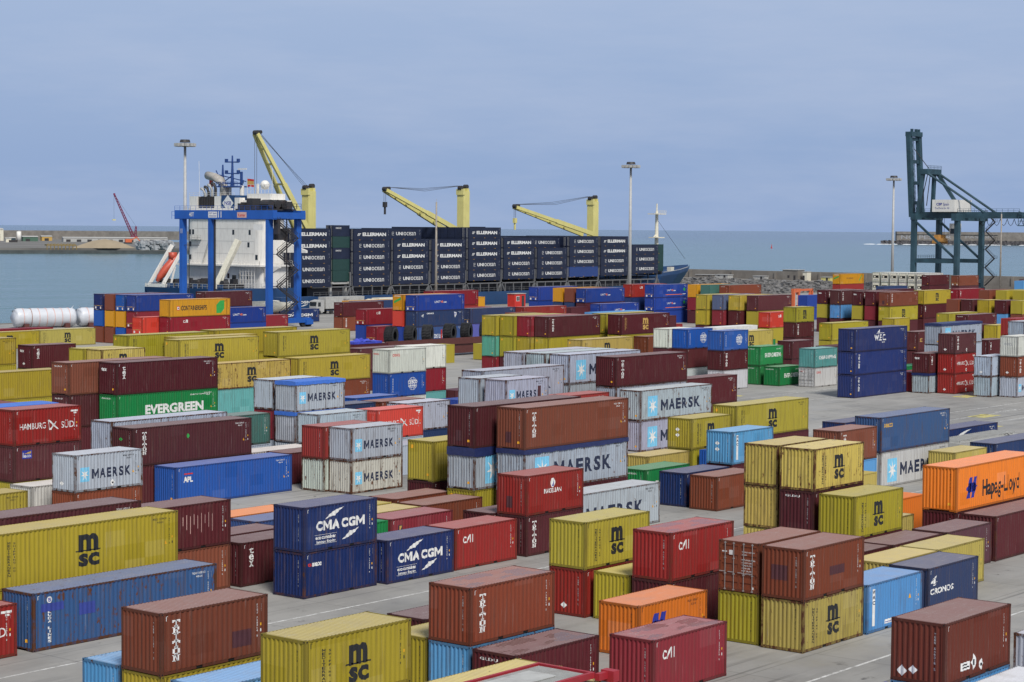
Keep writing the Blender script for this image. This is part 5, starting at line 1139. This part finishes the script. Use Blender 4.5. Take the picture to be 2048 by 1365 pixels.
# inner rows: only their top tiers rise into view
inner = {0: 5, 1: 5, 2: 5, 3: 4, 4: 5, 5: 4, 6: 4, 7: 4, 8: 4, 9: 3}
for bi, (x, z0, col) in enumerate(bays):
    for row in range(1, 11):
        tiers = len(col) + (1 if (bi, row) in ((2, 1), (6, 1), (5, 7), (5, 8), (6, 7), (6, 8)) or (bi == 3 and row == 9) else 0)
        for k in range(tiers):
            z = z0 + k * 2.9
            if k >= tiers - 1: cargo(x, row, z, 'U' if (bi, row) in ((2, 1), (6, 1), (5, 7), (6, 7)) else 'N', f'navy container, top tier, {ORD[row]} row inboard, {ORD[bi]} stack from the stern')
            else: y = SY + .4 + row * 2.55; ims.box(x, x + 13.7, y, y + 2.43, z + .03, z + 2.87)
g20 = {}
for q in 'ng':
    mb = MB(); mb.box(.02, 6.04, .02, 2.42, .03, 2.8); [mb.box(x, x + .16, -.02, .1, 0, 2.83) for x in (0, 5.9)]; mb.box(.15, 5.9, -.01, .05, 0, .1); [mb.box(-.04, 0, y, y + .05, .15, 2.7, 1) for y in (.35, .75, 1.65, 2.05)]
    g20[q] = mb.mesh('shell', [M['shipn'] if q == 'n' else CM['g'].materials[0], M['steelgrey']])
dk = Dec(); dk.text('UNI', 1.0, 1.9, .8, .4, 'white', .02); dk.text('ocean', 1.85, 1.9, 1.2, .4, 'white', 0); g20t = dk.mesh('lettering', [], lambda x: 0.0, lambda x, y, z: Vector((x, y, z)), .03)
for k in range(5):
    nv = k in (2, 4); t = thing('shipping_container', f'short {"navy" if nv else "dark green"} container, {TI[k]} tier, between first two ship stacks', 'container', (368.9, SY + 1.2, 7.2 + k * 2.83), 0, 'navy containers on the ship deck'); link('shell', g20['n' if nv else 'g'], t)
    if nv: link('lettering', g20t, t)
for k in range(3): cargo(510.6, 3, 8.0 + k * 2.7, 'G', f'dark green container, {TI[k]} tier, stack nearest the bow')
o = ims.build('cargo_below', M['shipn']); o['kind'] = 'stuff'; o['label'] = 'inner navy containers filling the ship deck stacks'
# ---------------------------------------------------------------- blue rubber tyred gantry crane
gx, gy = 294.6, 300.0; rt = thing('gantry_crane', 'blue rubber-tyred gantry crane standing before the white deckhouse', 'crane', (gx, gy, 0))
SP, LU, HT = 26.0, 8.2, 22.3
for y in (0, SP):
    for x in (0, LU): a = MB(); a.box(x - .66, x + .66, y - .45, y + .45, 1.8, HT); a.build('leg', M['rtg'], rt)
    a = MB(); a.box(-3.6, LU + 3.6, y - .55, y + .55, .9, 1.9); a.box(-3.8, -1.8, y - .9, y + .9, .5, 1.5); a.box(LU + 1.8, LU + 3.8, y - .9, y + .9, .5, 1.5); a.build('base_beam', M['rtg'], rt)
    for x in (-3.2, -1.6, LU + 1.6, LU + 3.2): a = MB(); a.tube([(x, y - .35, .8), (x, y + .35, .8)], .8, 18); a.build('wheel', M['rubber'], rt, smooth=False)
for x in (0, LU):
    a = MB(); a.box(x - .65, x + .65, -1.6, SP + 2.0, HT, HT + 1.9); gb = a.build('girder', M['rtg'], rt)
    if x == 0:
        dk = Dec(); dk.text('40T', 4.6, HT + .55, 1.5, .9, 'white', .02); dk.rect(10.5, 13.2, HT + .35, HT + 1.6, 'white'); dk.text('CSP Spain', 10.7, HT + 1.1, 2.3, .35, 'blue', .01); dk.rect(10.8, 13.0, HT + .6, HT + .75, 'blue'); dk.text('11', 13.5, HT + .35, 1.0, 1.3, 'white', .03)
        dk.rect(19.2, 22, HT + .35, HT + 1.5, 'pink'); dk.text('Kalmar', 19.5, HT + .6, 2.2, .6, 'red', .02)
        link('lettering', dk.mesh('lettering', [], lambda x: 0.0, lambda x, y, z: Vector((-.65 + y, SP + 2.0 - x, z)), .02), gb)
        a = MB(); a.rail([(-.6, -1.6, HT + 1.9), (-.6, SP + 2, HT + 1.9)], .9, 1.6, .05); a.box(-.75, -.6, -1.5, SP + 1.9, HT + .1, HT + .25); a.rail([(-1.4, SP + 2, HT), (1.4, SP + 2, HT)], 1.6, 1, .06); a.build('walkway_rail', M['rtg'], gb)
for y in (-1.2, SP + 1.2): a = MB(); a.box(-.6, LU + .6, y - .5, y + .5, HT + .2, HT + 1.5); a.build('end_tie', M['rtg'], rt)
dk = Dec()
for (x, y) in ((-.76, SP),): dk.text('11', 0, 0, .8, 1.0, 'white', .03)
link('lettering', dk.mesh('lettering', [], lambda x: 0.0, lambda x, y, z: Vector((-.78, SP - .1 - x * .6, HT - 3 + z)), .0), rt)
a = MB(); a.box(1, 4.5, 1.5, 4.0, HT + 2.3, HT + 3.8); a.box(2, 4.4, 7, 8.8, HT + 2.2, HT + 4.4); a.box(0, LU, .5, 10, HT + 1.9, HT + 2.2)
for k in range(20): x = rk.uniform(0, 7); y = rk.uniform(-1, 10); a.box(x, x + rk.uniform(.4, 1.4), y, y + rk.uniform(.3, .9), HT + 2.2, HT + 2.4 + rk.uniform(.2, 1.7))
for k in range(3): a.tube([(1.5 + 2 * k, 1, HT + 3.2), (1.5 + 2 * k, 3.4, HT + 3.2)], .9, 12)
a.rail([(0, -1, HT + 2.2), (LU, -1, HT + 2.2), (LU, 10, HT + 2.2)], 1.1, 1.2, .06); a.build('trolley', M['dgrey'], rt)
a = MB()     # stairs zigzagging between the near legs
z = 2.; s = 1
while z < HT - 1:
    x0, x1 = (1.2, 6.6) if s > 0 else (6.6, 1.2)
    for y in (-.9, -1.7): a.beam((x0, y, z), (x1, y, z + 3.3), .12, .25)
    for y in (-.9, -1.7): a.beam((x0, y, z + 1), (x1, y, z + 4.3), .07)
    a.box(min(x1, x1 + .9 * s), max(x1, x1 + .9 * s), -1.8, -.8, z + 3.25, z + 3.35); a.beam((x1 + .5 * s, -1.7, z + 3.3), (x1 + .5 * s, -1.7, z + 4.4), .07); z += 3.3; s = -s
a.box(.6, 1.3, -1.9, -.6, HT - 3, HT); a.beam((4.2, -.8, 2), (4.2, -.8, HT), .2); a.build('stairs', M['dgrey'], rt)
a = MB(); a.box(1.6, 5, -.4, 1.4, HT - 4.2, HT - 1.8); a.build('operator_cab', M['dgrey'], rt); a = MB(); a.box(-1.0, -.78, 1.0, 3.6, HT - 2.2, HT - 1); cabs = a.build('sign', M['white'], rt)
a = MB(); a.beam((.6, SP - 1.2, 4), (.6, SP - 1.2, HT), .14); a.beam((LU, SP - 1, 2), (LU, SP - 1, HT), .3); a.beam((0, SP - 5, 16.8), (0, SP, 16.8), .12); a.build('cable_reel_line', M['dgrey'], rt)
a = MB(); a.box(2, 6.5, 9, 11.5, 2.0, 2.3); [a.tube([(3 + .8 * k, 9.4, 3.2), (3 + .8 * k, 11.0, 3.2)], .9, 12) for k in range(4)]; a.build('power_pack', M['shipwhite'], rt)
# ---------------------------------------------------------------- teal ship to shore crane
st = thing('quay_crane', 'tall teal quay crane with its boom raised', 'crane', (644.3, 320, 0))
LX, LY, GZ = 18.8, 16.5, 25.0
for y in (0, LY):
    for x in (0, LX): a = MB(); a.box(x - .95, x + .95, y - .75, y + .75, 1.4, GZ); a.build('leg', M['sts'], st)
for y in (0, LY): a = MB(); a.box(-.6, LX + .6, y - .6, y + .6, 10.2, 11.5) if y else a.box(-.6, LX + .6, y - .6, y + .6, 3.0, 4.4); a.build('sill_beam', M['sts'], st)
for x in (0, LX): a = MB(); a.box(x - .6, x + .6, 0, LY, 10.0, 11.4); a.beam((x, .4, 11.4), (x, LY - 1, 24), .7); a.build('side_brace', M['sts'], st)
a = MB(); a.box(-3, LX + 3, -.9, .9, GZ - .3, GZ + 2.2); a.build('cross_girder', M['sts'], st); a = MB(); a.box(-1.2, LX + 1.2, LY - .9, LY + .9, GZ, GZ + 2.2); a.build('cross_girder', M['sts'], st)
for x in (4.4, 11.6): a = MB(); a.box(x - .6, x + .6, -21, LY + 3, GZ + .6, GZ + 2.8); a.build('bridge_girder', M['sts'], st)
a = MB(); a.box(3.5, 12.5, -22, -20.6, GZ + 1, GZ + 2.6); a.rail([(3.8, -21, GZ + 2.8), (3.8, LY, GZ + 2.8)], 1.1, 2, .08); a.build('backreach_end', M['sts'], st)
a = MB(); a.rail([(3, -27, 23.2), (12.6, -27, 23.2), (12.6, -21, 23.2)], 3, 1.6, .16); a.rail([(3, -21, 23.2), (3, -27, 23.2)], 3, 1.6, .16); a.box(2.8, 12.8, -27.2, -21, 23.0, 23.3); a.beam((3, -21, GZ + 3), (3, -27, 26.0), .2); a.build('maintenance_basket', M['sts'], st)
for x, dx in ((4.4, 0), (11.6, 0)): a = MB(); a.beam((x, LY + 3.2, GZ + 1), (x - .2, LY + 4.9, 55), 1.5, 2.0, up=(1, 0, 0)); a.build('boom_girder', M['sts'], st)
a = MB()
for z in (31, 38, 45.5, 53.5): t_ = (z - 26) / 29; a.beam((4.2, LY + 3.2 + 1.7 * t_, z), (11.5, LY + 3.2 + 1.7 * t_, z), .9, 1.2)
a.box(4, 12, LY + 3.6, LY + 6.2, 54.4, 56); [a.box(5 + k, 5.5 + k, LY + 3.8, LY + 4.8, 55.8, 57.0) for k in (0, 3, 5)]
for z in range(28, 54, 2): a.beam((7.5, LY + 3.4 + 1.7 * (z - 26) / 29, z), (7.5, LY + 3.6 + 1.7 * (z - 24) / 29, z + 2), .15); a.beam((8.2, LY + 3.4 + 1.7 * (z - 26) / 29, z), (8.2, LY + 3.6 + 1.7 * (z - 24) / 29, z + 2), .15)
a.build('boom_cross_tie', M['sts'], st)
for x in (2.5, 13.5): a = MB(); a.beam((x, LY, GZ + 2), (x + (1.6 if x < 8 else -1.0), LY - 1, 41.5), 1.0, 1.5); a.beam((x, 4.5, GZ + 2), (x + (1.6 if x < 8 else -1.0), LY - 2.2, 41.5), .9, 1.2) if x > 8 else None; a.build('a_frame_leg', M['sts'], st)
a = MB(); a.box(3, 13.6, LY - 3.2, LY - .2, 41, 42.8); a.rail([(3, LY - 3.2, 42.8), (13.6, LY - 3.2, 42.8)], 1.2, 1, .08); a.build('apex_beam', M['sts'], st)
for x in (4, 12.8): a = MB(); a.tube([(x, LY - 2.4, 41.5), (x, -8.0, GZ + 2.6)], .42, 8); a.build('backstay', M['sts'], st)
a = MB(); a.tube([(8, LY - 2, 42), (7, LY + 4.2, 50)], .14, 5); a.tube([(7.4, LY - 1, 41), (6.5, LY + 1, 30)], .16, 5); a.tube([(9.4, LY - 1, 41), (9, LY, 30)], .16, 5); a.build('hoist_rope', M['dgrey'], st)
a = MB(); a.box(1.5, 14.5, 2, 10.5, GZ + 2.8, GZ + 7.0); hs = a.build('machinery_house', M['shipwhite'], st)
dk = Dec(); dk.text('CSP', 1.6, 2.2, 2.2, .9, 'blue', .03); dk.text('Spain', 4.2, 2.2, 2.2, .9, 'blue', .0); dk.text('The Ports for All', 1.0, 1.0, 5.5, .6, 'blue', -.005); link('lettering', dk.mesh('lettering', [], lambda x: 0., lambda x, y, z: Vector((1.5 + y, 10.5 - x, GZ + 2.8 + z)), .03), hs)
a = MB(); a.box(8, 11, 4, 7, 19.5, 23.8); cb = a.build('operator_cab', M['shipwhite'], st); a = MB(); a.box(7.9, 8, 4.4, 6.6, 20.2, 22); a.build('window', M['glass'], cb)
a = MB(); a.box(2.5, 9.5, 8.4, 10.6, 17.4, 18.6); [a.box(3 + 3.4 * k, 5.2 + 3.4 * k, 8.7, 10.3, 18.6, 19.8) for k in (0, 1)]; a.box(2.3, 3.1, 8.3, 10.7, 16.8, 17.6); a.box(9, 9.7, 8.3, 10.7, 16.8, 17.6); sprd = a.build('spreader', plain('spreader_orange', (.5, .25, .06), .6, dirt=.4), st)
a = MB()
for q in (3.5, 5, 7.5, 9): a.tube([(q, 9.5, 19.6), (q, 9.5, GZ + 1)], .07, 4)
a.build('hoist_rope', M['dgrey'], st)
a = MB(); z = 2.; s = 1
while z < GZ:
    y0, y1 = (-1.2, -4.6) if s > 0 else (-4.6, -1.2)
    for x in (LX + .4, LX + 1.2): a.beam((x, y0, z), (x, y1, z + 3.2), .12, .22); a.beam((x, y0, z + 1), (x, y1, z + 4.2), .07)
    a.box(LX + .2, LX + 1.4, min(y1, y1 - .8 * s), max(y1, y1 - .8 * s) + .1, z + 3.2, z + 3.3); a.rail([(LX + 1.4, y1 - .8 * s, z + 3.2), (LX + 1.4, y1, z + 3.2)], 1, .8, .07); z += 3.2; s = -s
a.build('stairs', M['dgrey'], st)
a = MB()
for k in range(7): y0 = -2 - k * 2.6; a.tube([(12.8, y0, GZ + .5), (12.8, y0 - .6, GZ - 1.2), (12.8, y0 - 1.3, GZ - 1.9), (12.8, y0 - 2.0, GZ - 1.2), (12.8, y0 - 2.6, GZ + .5)], .1, 5)
a.build('festoon_cable', M['dgrey'], st)
for y in (0, LY):
    for x in (0, LX):
        a = MB(); a.box(x - 2.4, x + 2.4, y - .6, y + .6, .5, 1.6); [a.tube([(x + q, y - .4, .45), (x + q, y + .4, .45)], .45, 12) for q in (-1.8, -.7, .7, 1.8)]; a.build('bogie', M['sts'], st)
a = MB(); a.rail([(-1, -1, GZ + 2.2), (LX + 2, -1, GZ + 2.2)], 1.1, 1.6, .08); a.rail([(.7, LY - .7, 11.5), (LX, LY - .7, 11.5)], 1.1, 1.6, .08); a.build('railing', M['sts'], st)
# ---------------------------------------------------------------- light masts
def mast(x, y, h_, lab, scale=1.):
    t = thing('light_mast', lab, 'light mast', (x, y, 0)); a = MB(); a.tube([(0, 0, 0), (0, 0, h_ - .6)], [.52, .27], 14); a.build('pole', M['steelgrey'], t, smooth=True)
    a = MB(); a.tube([(0, 0, h_ - 1.3), (0, 0, h_ - .9)], 1.5, 16); [a.beam((0, 0, h_ - .8), (1.9 * math.cos(k * .785), 1.9 * math.sin(k * .785), h_ - .8), .12) for k in range(8)]; a.tube([(0, 0, h_ - .5), (0, 0, h_ + .1)], [1.2, 1.0], 12); a.build('head_frame', M['dgrey'], t)
    for k in range(12): an = k * math.pi / 6; a = MB(); c_ = (1.95 * math.cos(an), 1.95 * math.sin(an), h_ - 1.0); a.box(c_[0] - .33, c_[0] + .33, c_[1] - .33, c_[1] + .33, c_[2] - .35, c_[2] + .3); a.box(c_[0] - .25, c_[0] + .25, c_[1] - .25, c_[1] + .25, c_[2] - .42, c_[2] - .35); a.build('floodlight', M['lgrey'], t)
mast(300.6, 332, 39.4, 'high light mast behind the blue gantry crane'); mast(421.9, 300, 37.8, 'high light mast in front of the ship cargo right'); mast(560.7, 300, 37.8, 'high light mast left of the teal quay crane')
for x, y, h_, lab in ((381.5, 330, 27.2, 'slim rusty pole in front of the ship cargo'), (636.4, 300, 27, 'slim pole in front of the teal quay crane')):
    t = thing('pole', lab, 'pole', (x, y, 0)); a = MB(); a.tube([(0, 0, 0), (0, 0, h_)], [.36, .2], 10); a.build('shaft', plain('rusty_pole', (.30, .27, .23), .7, dirt=.5), t, smooth=True); a = MB(); a.tube([(0, 0, h_), (0, 0, h_ + .8)], .05, 5); a.build('lightning_rod', M['steelgrey'], t)
# ---------------------------------------------------------------- white wrapped tanks
def wrapped(x, y, l, az_, lab):
    t = thing('wrapped_tank', lab, 'wrapped tank', (x, y, 0), az_); rr = random.Random(int(x)); a = MB(); r0 = 1.9; n = 20; xs = [0, .5] + [.5 + (l - 1) * i / 14 for i in range(1, 15)] + [l]
    for i, xx in enumerate(xs):
        for k in range(n): th = 2 * math.pi * k / n; r_ = r0 * (.90 if i in (0, len(xs) - 1) else 1) + .03 * math.sin(3 * th + i * 1.7) + rr.uniform(-.03, .03); a.v.append((xx + (0 if i else rr.uniform(-.4, .2)), r_ * math.cos(th), max(.08, 2.05 + r_ * math.sin(th))))
    for i in range(len(xs) - 1):
        for k in range(n): a.f.append([i * n + k, i * n + (k + 1) % n, (i + 1) * n + (k + 1) % n, (i + 1) * n + k]); a.m.append(0)
    a.f.append(list(range(n))[::-1]); a.m.append(0); a.f.append([(len(xs) - 1) * n + k for k in range(n)]); a.m.append(0)
    for xx, q in ((.5, 1), (l - .6, -1)): a.v += [(xx, -.5, 3.8), (xx, .5, 3.8), (xx - .6 * q, 0, 4.5)]; a.f.append([len(a.v) - 3, len(a.v) - 2, len(a.v) - 1]); a.m.append(0)
    a.build('wrapping', M['wrap'], t, smooth=True)
    for k in range(7): b_ = MB(); xx = 1.6 + k * (l - 3) / 6; b_.tube([(xx - .06, 0, 2.05), (xx + .06, 0, 2.05)], 1.98, 24); b_.build('strap', M['pink'] if k in (0, 6) else plain('strap_brown', (.30, .16, .12), .7) if k == 1 else M['pink'], t)
    for xx in (2, l - 2): b_ = MB(); b_.box(xx - .5, xx + .5, -2.2, 2.2, 0, .9); b_.build('cradle', M['brown'], t)
wrapped(257.0, 334.6, 12.5, R(-20), 'white wrapped tank with pink straps, the whole one at left'); wrapped(270.0, 330.4, 12.5, R(-20), 'white wrapped tank partly hidden behind the blue container column')
# ---------------------------------------------------------------- six gantry tyres on a maroon flat
t0 = thing('low_trailer', 'long maroon low flat carrying six huge tyres', 'trailer', (237.0, 215.4, 0)); a = MB(); a.box(0, 33, 0, 2.5, 1.9, 2.55); a.box(0, 33, -.06, 0, 1.9, 2.95); a.build('deck', M['brown'], t0)
a = MB(); a.box(30.5, 33, .05, 2.45, .0, 1.9); a.box(0, 30.5, .15, 2.35, .4, 1.9); a.build('chassis', M['brown'], t0); a = MB(); [a.box(x, x + .15, -.05, .1, 2.55, 4.4) for x in (13.4, 29.6)]; a.build('stake', M['red'], t0)
def tyre_mesh():
    mb = MB(); n = 36; prof_ = [(.62, -.6), (1.0, -.72), (1.16, -.64), (1.22, -.3), (1.22, .3), (1.16, .64), (1.0, .72), (.62, .6)]
    for k in range(n):
        a_ = 2 * math.pi * k / n
        for r_, y_ in prof_: mb.v.append((r_ * math.cos(a_), y_, r_ * math.sin(a_)))
    m_ = len(prof_)
    for k in range(n):
        for i in range(m_ - 1): mb.f.append([k * m_ + i, k * m_ + i + 1, ((k + 1) % n) * m_ + i + 1, ((k + 1) % n) * m_ + i]); mb.m.append(0)
        a_ = 2 * math.pi * (k + .5) / n
        for s_ in (-1, 1): c_ = Vector((1.24 * math.cos(a_), .34 * s_, 1.24 * math.sin(a_))); mb.beam(c_ + Vector((0, -.3, 0)), c_ + Vector((.08 * math.sin(a_), .3, -.08 * math.cos(a_))), .12, .1)
    return mb.mesh('tyre', [M['rubber']])
tm = tyre_mesh()
for v_ in tm.vertices: v_.co *= 1.14
for k, x in enumerate((1.6, 6.2, 10.4, 15.9, 20.2, 25.0)):
    o = link('tyre', tm); o.location = (237.0 + x + 1, 216.6, 2.55 + 1.2); o.rotation_euler = (0, k * .3, R(20 + 5 * (k % 3))); tag(o, f'{["first", "second", "third", "fourth", "fifth", "last"][k]} huge black tyre from the left on the maroon flat', 'tyre', 'huge tyres on the maroon flat')
# crumpled blue tarpaulin left of the tyres
a = MB(); n = 14; rr = random.Random(5); G = [[(i * 5.4 / n, j * .6, .25 + rr.uniform(0, .55) * math.sin(math.pi * i / n) * math.sin(math.pi * (j + .5) / 5)) for j in range(5)] for i in range(n + 1)]
for i in range(n):
    for j in range(4): a.quad([G[i][j], G[i + 1][j], G[i + 1][j + 1], G[i][j + 1]])
a.box(0, 5.4, 0, 2.4, 0, .3)
o = a.build('tarpaulin', plain('violet_blue_tarp', (.05, .07, .48), .5, var=.3, scale=2)); o.location = (195.6, 183.3, 5.5); tag(o, 'crumpled violet blue tarpaulin left of the tyres', 'tarpaulin')
# supports it on a container roof is the long maroon one behind the white pair
# ---------------------------------------------------------------- vehicles and small things near the quay
def onz(x, y, z=0.):
    d = F2 + R3 * ((x - 1024) / 4071.43) - U3 * ((y - 682.5) / 4071.43); t_ = (z - 20.946) / d.z; return Vector((d.x * t_, d.y * t_, z))
p_ = onz(474, 655); t = thing('van', 'small white covered van left of the blue gantry crane foot', 'van', p_, R(-30)); a = MB(); a.prism([(-2.6, .5), (2.7, .5), (2.6, 1.3), (1.4, 1.6), (.4, 2.5), (-2.4, 2.5), (-2.7, 1.6)], -1, 1, axis='y'); a.build('body', M['wrap'], t)
a = MB(); a.quad([(.5, -1.02, 1.6), (1.3, -1.02, 1.6), (.5, -1.02, 2.3), (-.5, -1.02, 2.3), (-.5, -1.02, 1.6)]); a.build('window', M['glass'], t)
for x in (-1.7, 1.7):
    for y in (-.95, .95): a = MB(); a.tube([(x, y - .12, .38), (x, y + .12, .38)], .38, 14); a.build('wheel', M['rubber'], t)
p_ = onz(520, 648); t = thing('wrapped_boat', 'white wrapped boat-shaped load behind the white van', 'load', p_, R(-40)); a = MB(); a.tube([(-6, 0, 3.4), (-4.5, 0, 3.5), (3, 0, 3.6), (6.5, 0, 4.0)], [.6, 1.3, 1.4, .5], 10); a.build('cover', M['cream'], t, smooth=True); a = MB(); a.box(-4, 4, -1, 1, 0, 2.3); a.build('stand', M['brown'], t)
def truck(px_, py_, label, boxmat, cabmat, l, h_, az_, txt=None, base=None):
    t = thing('truck', label, 'truck', base or onz(px_, py_), az_); a = MB(); a.box(0, l, -1.25, 1.25, 1.3, 1.3 + h_); bx = a.build('cargo_box', boxmat, t)
    if txt: dk = Dec(); txt(dk, l, h_); link('lettering', dk.mesh('lettering', [], lambda x: -1.25, lambda x, y, z: Vector((x, y, 1.3 + z)), .03), bx)
    a = MB(); a.box(-.2, l, -.5, .5, .9, 1.28); a.build('chassis', M['dgrey'], t); a = MB(); a.prism([(-3.1, .6), (-.5, .6), (-.5, 3.4), (-1.4, 3.5), (-2.8, 3.2), (-3.1, 2)], -1.2, 1.2, axis='y'); cb = a.build('cab', cabmat, t); a = MB(); a.box(-2.6, -1.7, -1.23, -1.2, 1.9, 2.9); a.box(-3.12, -2.95, -1, 1, 2.0, 3.0); a.build('window', M['glass'], cb)
    for x in (-2.2, 2, l - 3.6, l - 2.4, l - 1.2):
        for y in (-1.05, 1.05): a = MB(); a.tube([(x, y - .2, .5), (x, y + .2, .5)], .5, 14); a.build('wheel', M['rubber'], t)
truck(0, 0, 'grey box trailer truck on the quay right of the blue gantry crane', M['lgrey'], M['steelgrey'], 13.5, 2.8, 0, lambda d, l, h: (d.text('ZSC', 6, h * .55, 2.2, .7, 'dust', .0), d.text('AV', 6.2, h * .2, 1.6, .7, 'dust', .0)), Vector((352, 340.5, 0)))
truck(0, 0, 'white box truck on the quay behind the maroon stack', M['cream'], M['cream'], 12, 2.4, 0, None, Vector((366, 336, 0)))
truck(0, 0, 'truck with navy crescent-logo container on the quay behind the gantry crane', M['shipblue'], M['shipwhite'], 12.2, 2.8, 0, lambda d, l, h: logo(d, 'cma', 40, h, 'white'), Vector((341, 344.5, 0)))
cma, _h = container(40, 'BL.cma', (311.8, 314.2, 0), 'long crescent-logo navy container, on the ground beside the blue gantry crane foot', False)
dr2, _h = container(40, 'DR.cai', (284.5, 296.6, 0), 'long white-initialled crimson container, just left of the blue gantry crane foot', False)
# white chassis trailer with refrigerated or curtain end, centre right
t = thing('trailer', 'white box trailer end by the yellow-maroon block', 'trailer', (287.0, 186.2, 0)); a = MB(); a.box(0, 13, 0, 2.5, 1.3, 4.6); a.build('box_body', M['white'], t); a = MB(); a.box(-.04, 0, 1.19, 1.31, 1.4, 4.5); a.box(-.05, 0, .5, .9, 1.8, 2.2); a.build('door', M['dgrey'], t); a = MB(); a.box(-1, 13, .6, 1.9, .9, 1.28); a.build('chassis', M['red'], t)
for x in (1, 2.3, 3.6):
    for y in (.2, 2.3): a = MB(); a.tube([(x, y - .2, .5), (x, y + .2, .5)], .5, 14); a.build('wheel', M['rubber'], t)
# red gate cabin by the quay
t = thing('portable_cabin', 'small red cabin with white window on the quay', 'cabin', (419, 335.0, 0)); a = MB(); a.box(0, 4.6, 0, 2.4, .15, 3.6); a.build('wall', M['red'], t); a = MB(); a.box(-.15, 4.75, -.15, 2.55, 3.6, 3.75); a.build('roof', M['lgrey'], t)
a = MB(); a.box(.7, 2.1, -.04, 0, 1.7, 3.0); f_ = a.build('window', M['white'], t); a = MB(); a.box(.8, 1.32, -.07, -.04, 1.8, 2.9); a.box(1.48, 2.0, -.07, -.04, 1.8, 2.9); a.build('pane', M['glass'], f_); a = MB(); a.box(3.0, 4.0, -.04, 0, .3, 3.1); a.build('door', M['dgrey'], t)
# orange container handler left of the far right block
t = thing('straddle_machine', 'orange steel container handler frame by the rocks', 'container handler', (436.5, 260.5, 0)); a = MB()
a.box(0, 2.9, 0, .8, 1.2, 2.1); a.box(0, .6, 0, .8, 2.1, 5.6); a.box(2.3, 2.9, 0, .8, 2.1, 5.6); a.box(0, 3.2, 0, .8, 5.6, 6.5); a.box(3.2, 9.5, .1, .6, 5.9, 6.4); a.beam((7.2, .3, 1.4), (8.2, .3, 5.9), .4); a.box(0, 9.5, .2, 2.4, 1.0, 1.5); a.box(9, 9.5, .1, .7, 1.2, 6.2); a.build('frame', M['orangep'], t)
a = MB(); a.box(1.1, 2.3, .3, .9, 2.4, 5.0); a.build('cab', M['lgrey'], t)
for x in (.6, 2.4, 7.5, 9):
    for y in (.3, 2.2): a = MB(); a.tube([(x, y - .3, .65), (x, y + .3, .65)], .65, 14); a.build('wheel', M['rubber'], t)
# red spreader frame with perforated deck at the bottom edge
t = thing('spreader_frame', 'red steel spreader frame with grey mesh deck at the bottom edge', 'spreader', (49.0, 41.55, 5.19)); a = MB()
a.box(0, 7.6, 2.36, 2.5, .12, .34); a.box(0, 7.6, 0, .14, .12, .34); a.box(7.46, 7.6, .14, 2.36, .12, .34); a.box(0, .14, .14, 2.36, .12, .34); a.box(7.6, 8.3, -.2, -.02, .05, .3); a.box(8.1, 8.45, -.45, .1, -.05, .34); a.build('frame', plain('spreader_red', (.33, .02, .03), .5, dirt=.2), t)
a = MB(); [a.box(.25 + i * .1, .29 + i * .1, .25, 2.25, .27, .30) for i in range(71)]; [a.box(.25, 7.35, .25 + j * .1, .28 + j * .1, .25, .268) for j in range(20)]; a.box(1.2, 6.3, .7, 1.9, .31, .34); a.build('mesh_deck', M['lgrey'], t); a = MB(); a.box(.2, 7.4, .2, 2.3, .0, .06); a.build('tray', M['truss'], t)
base_, _h = container(20, 'Y2', (51.0, 41.6, 2.591), 'short pale yellow container, carrying the red spreader frame at the bottom edge', True)
base2, _h = container(20, 'MR', (51.0, 41.6, 0), 'short maroon container below the bottom edge, under the spreader frame', True)
# collapsed grey flatracks on the right
t = thing('flatrack', 'grey collapsed flat racks behind the orange container', 'flat rack', (167.2, 82.4, 0)); a = MB()
for k in range(3): z = .1 + k * .72; a.box(0, 12.1, 0, 2.4, z, z + .42); [a.box(x, x + .3, .1 + .05 * k, 2.3, z + .42, z + .66) for x in (.2, 2.2, 9.6, 11.4)]
for i in range(30): a.box(.3 + i * .39, .38 + i * .39, .05, 2.35, 2.12, 2.2)
a.beam((9.5, -.1, 2.3), (11.9, -.1, 1.2), .15); a.build('deck', M['lgrey'], t)
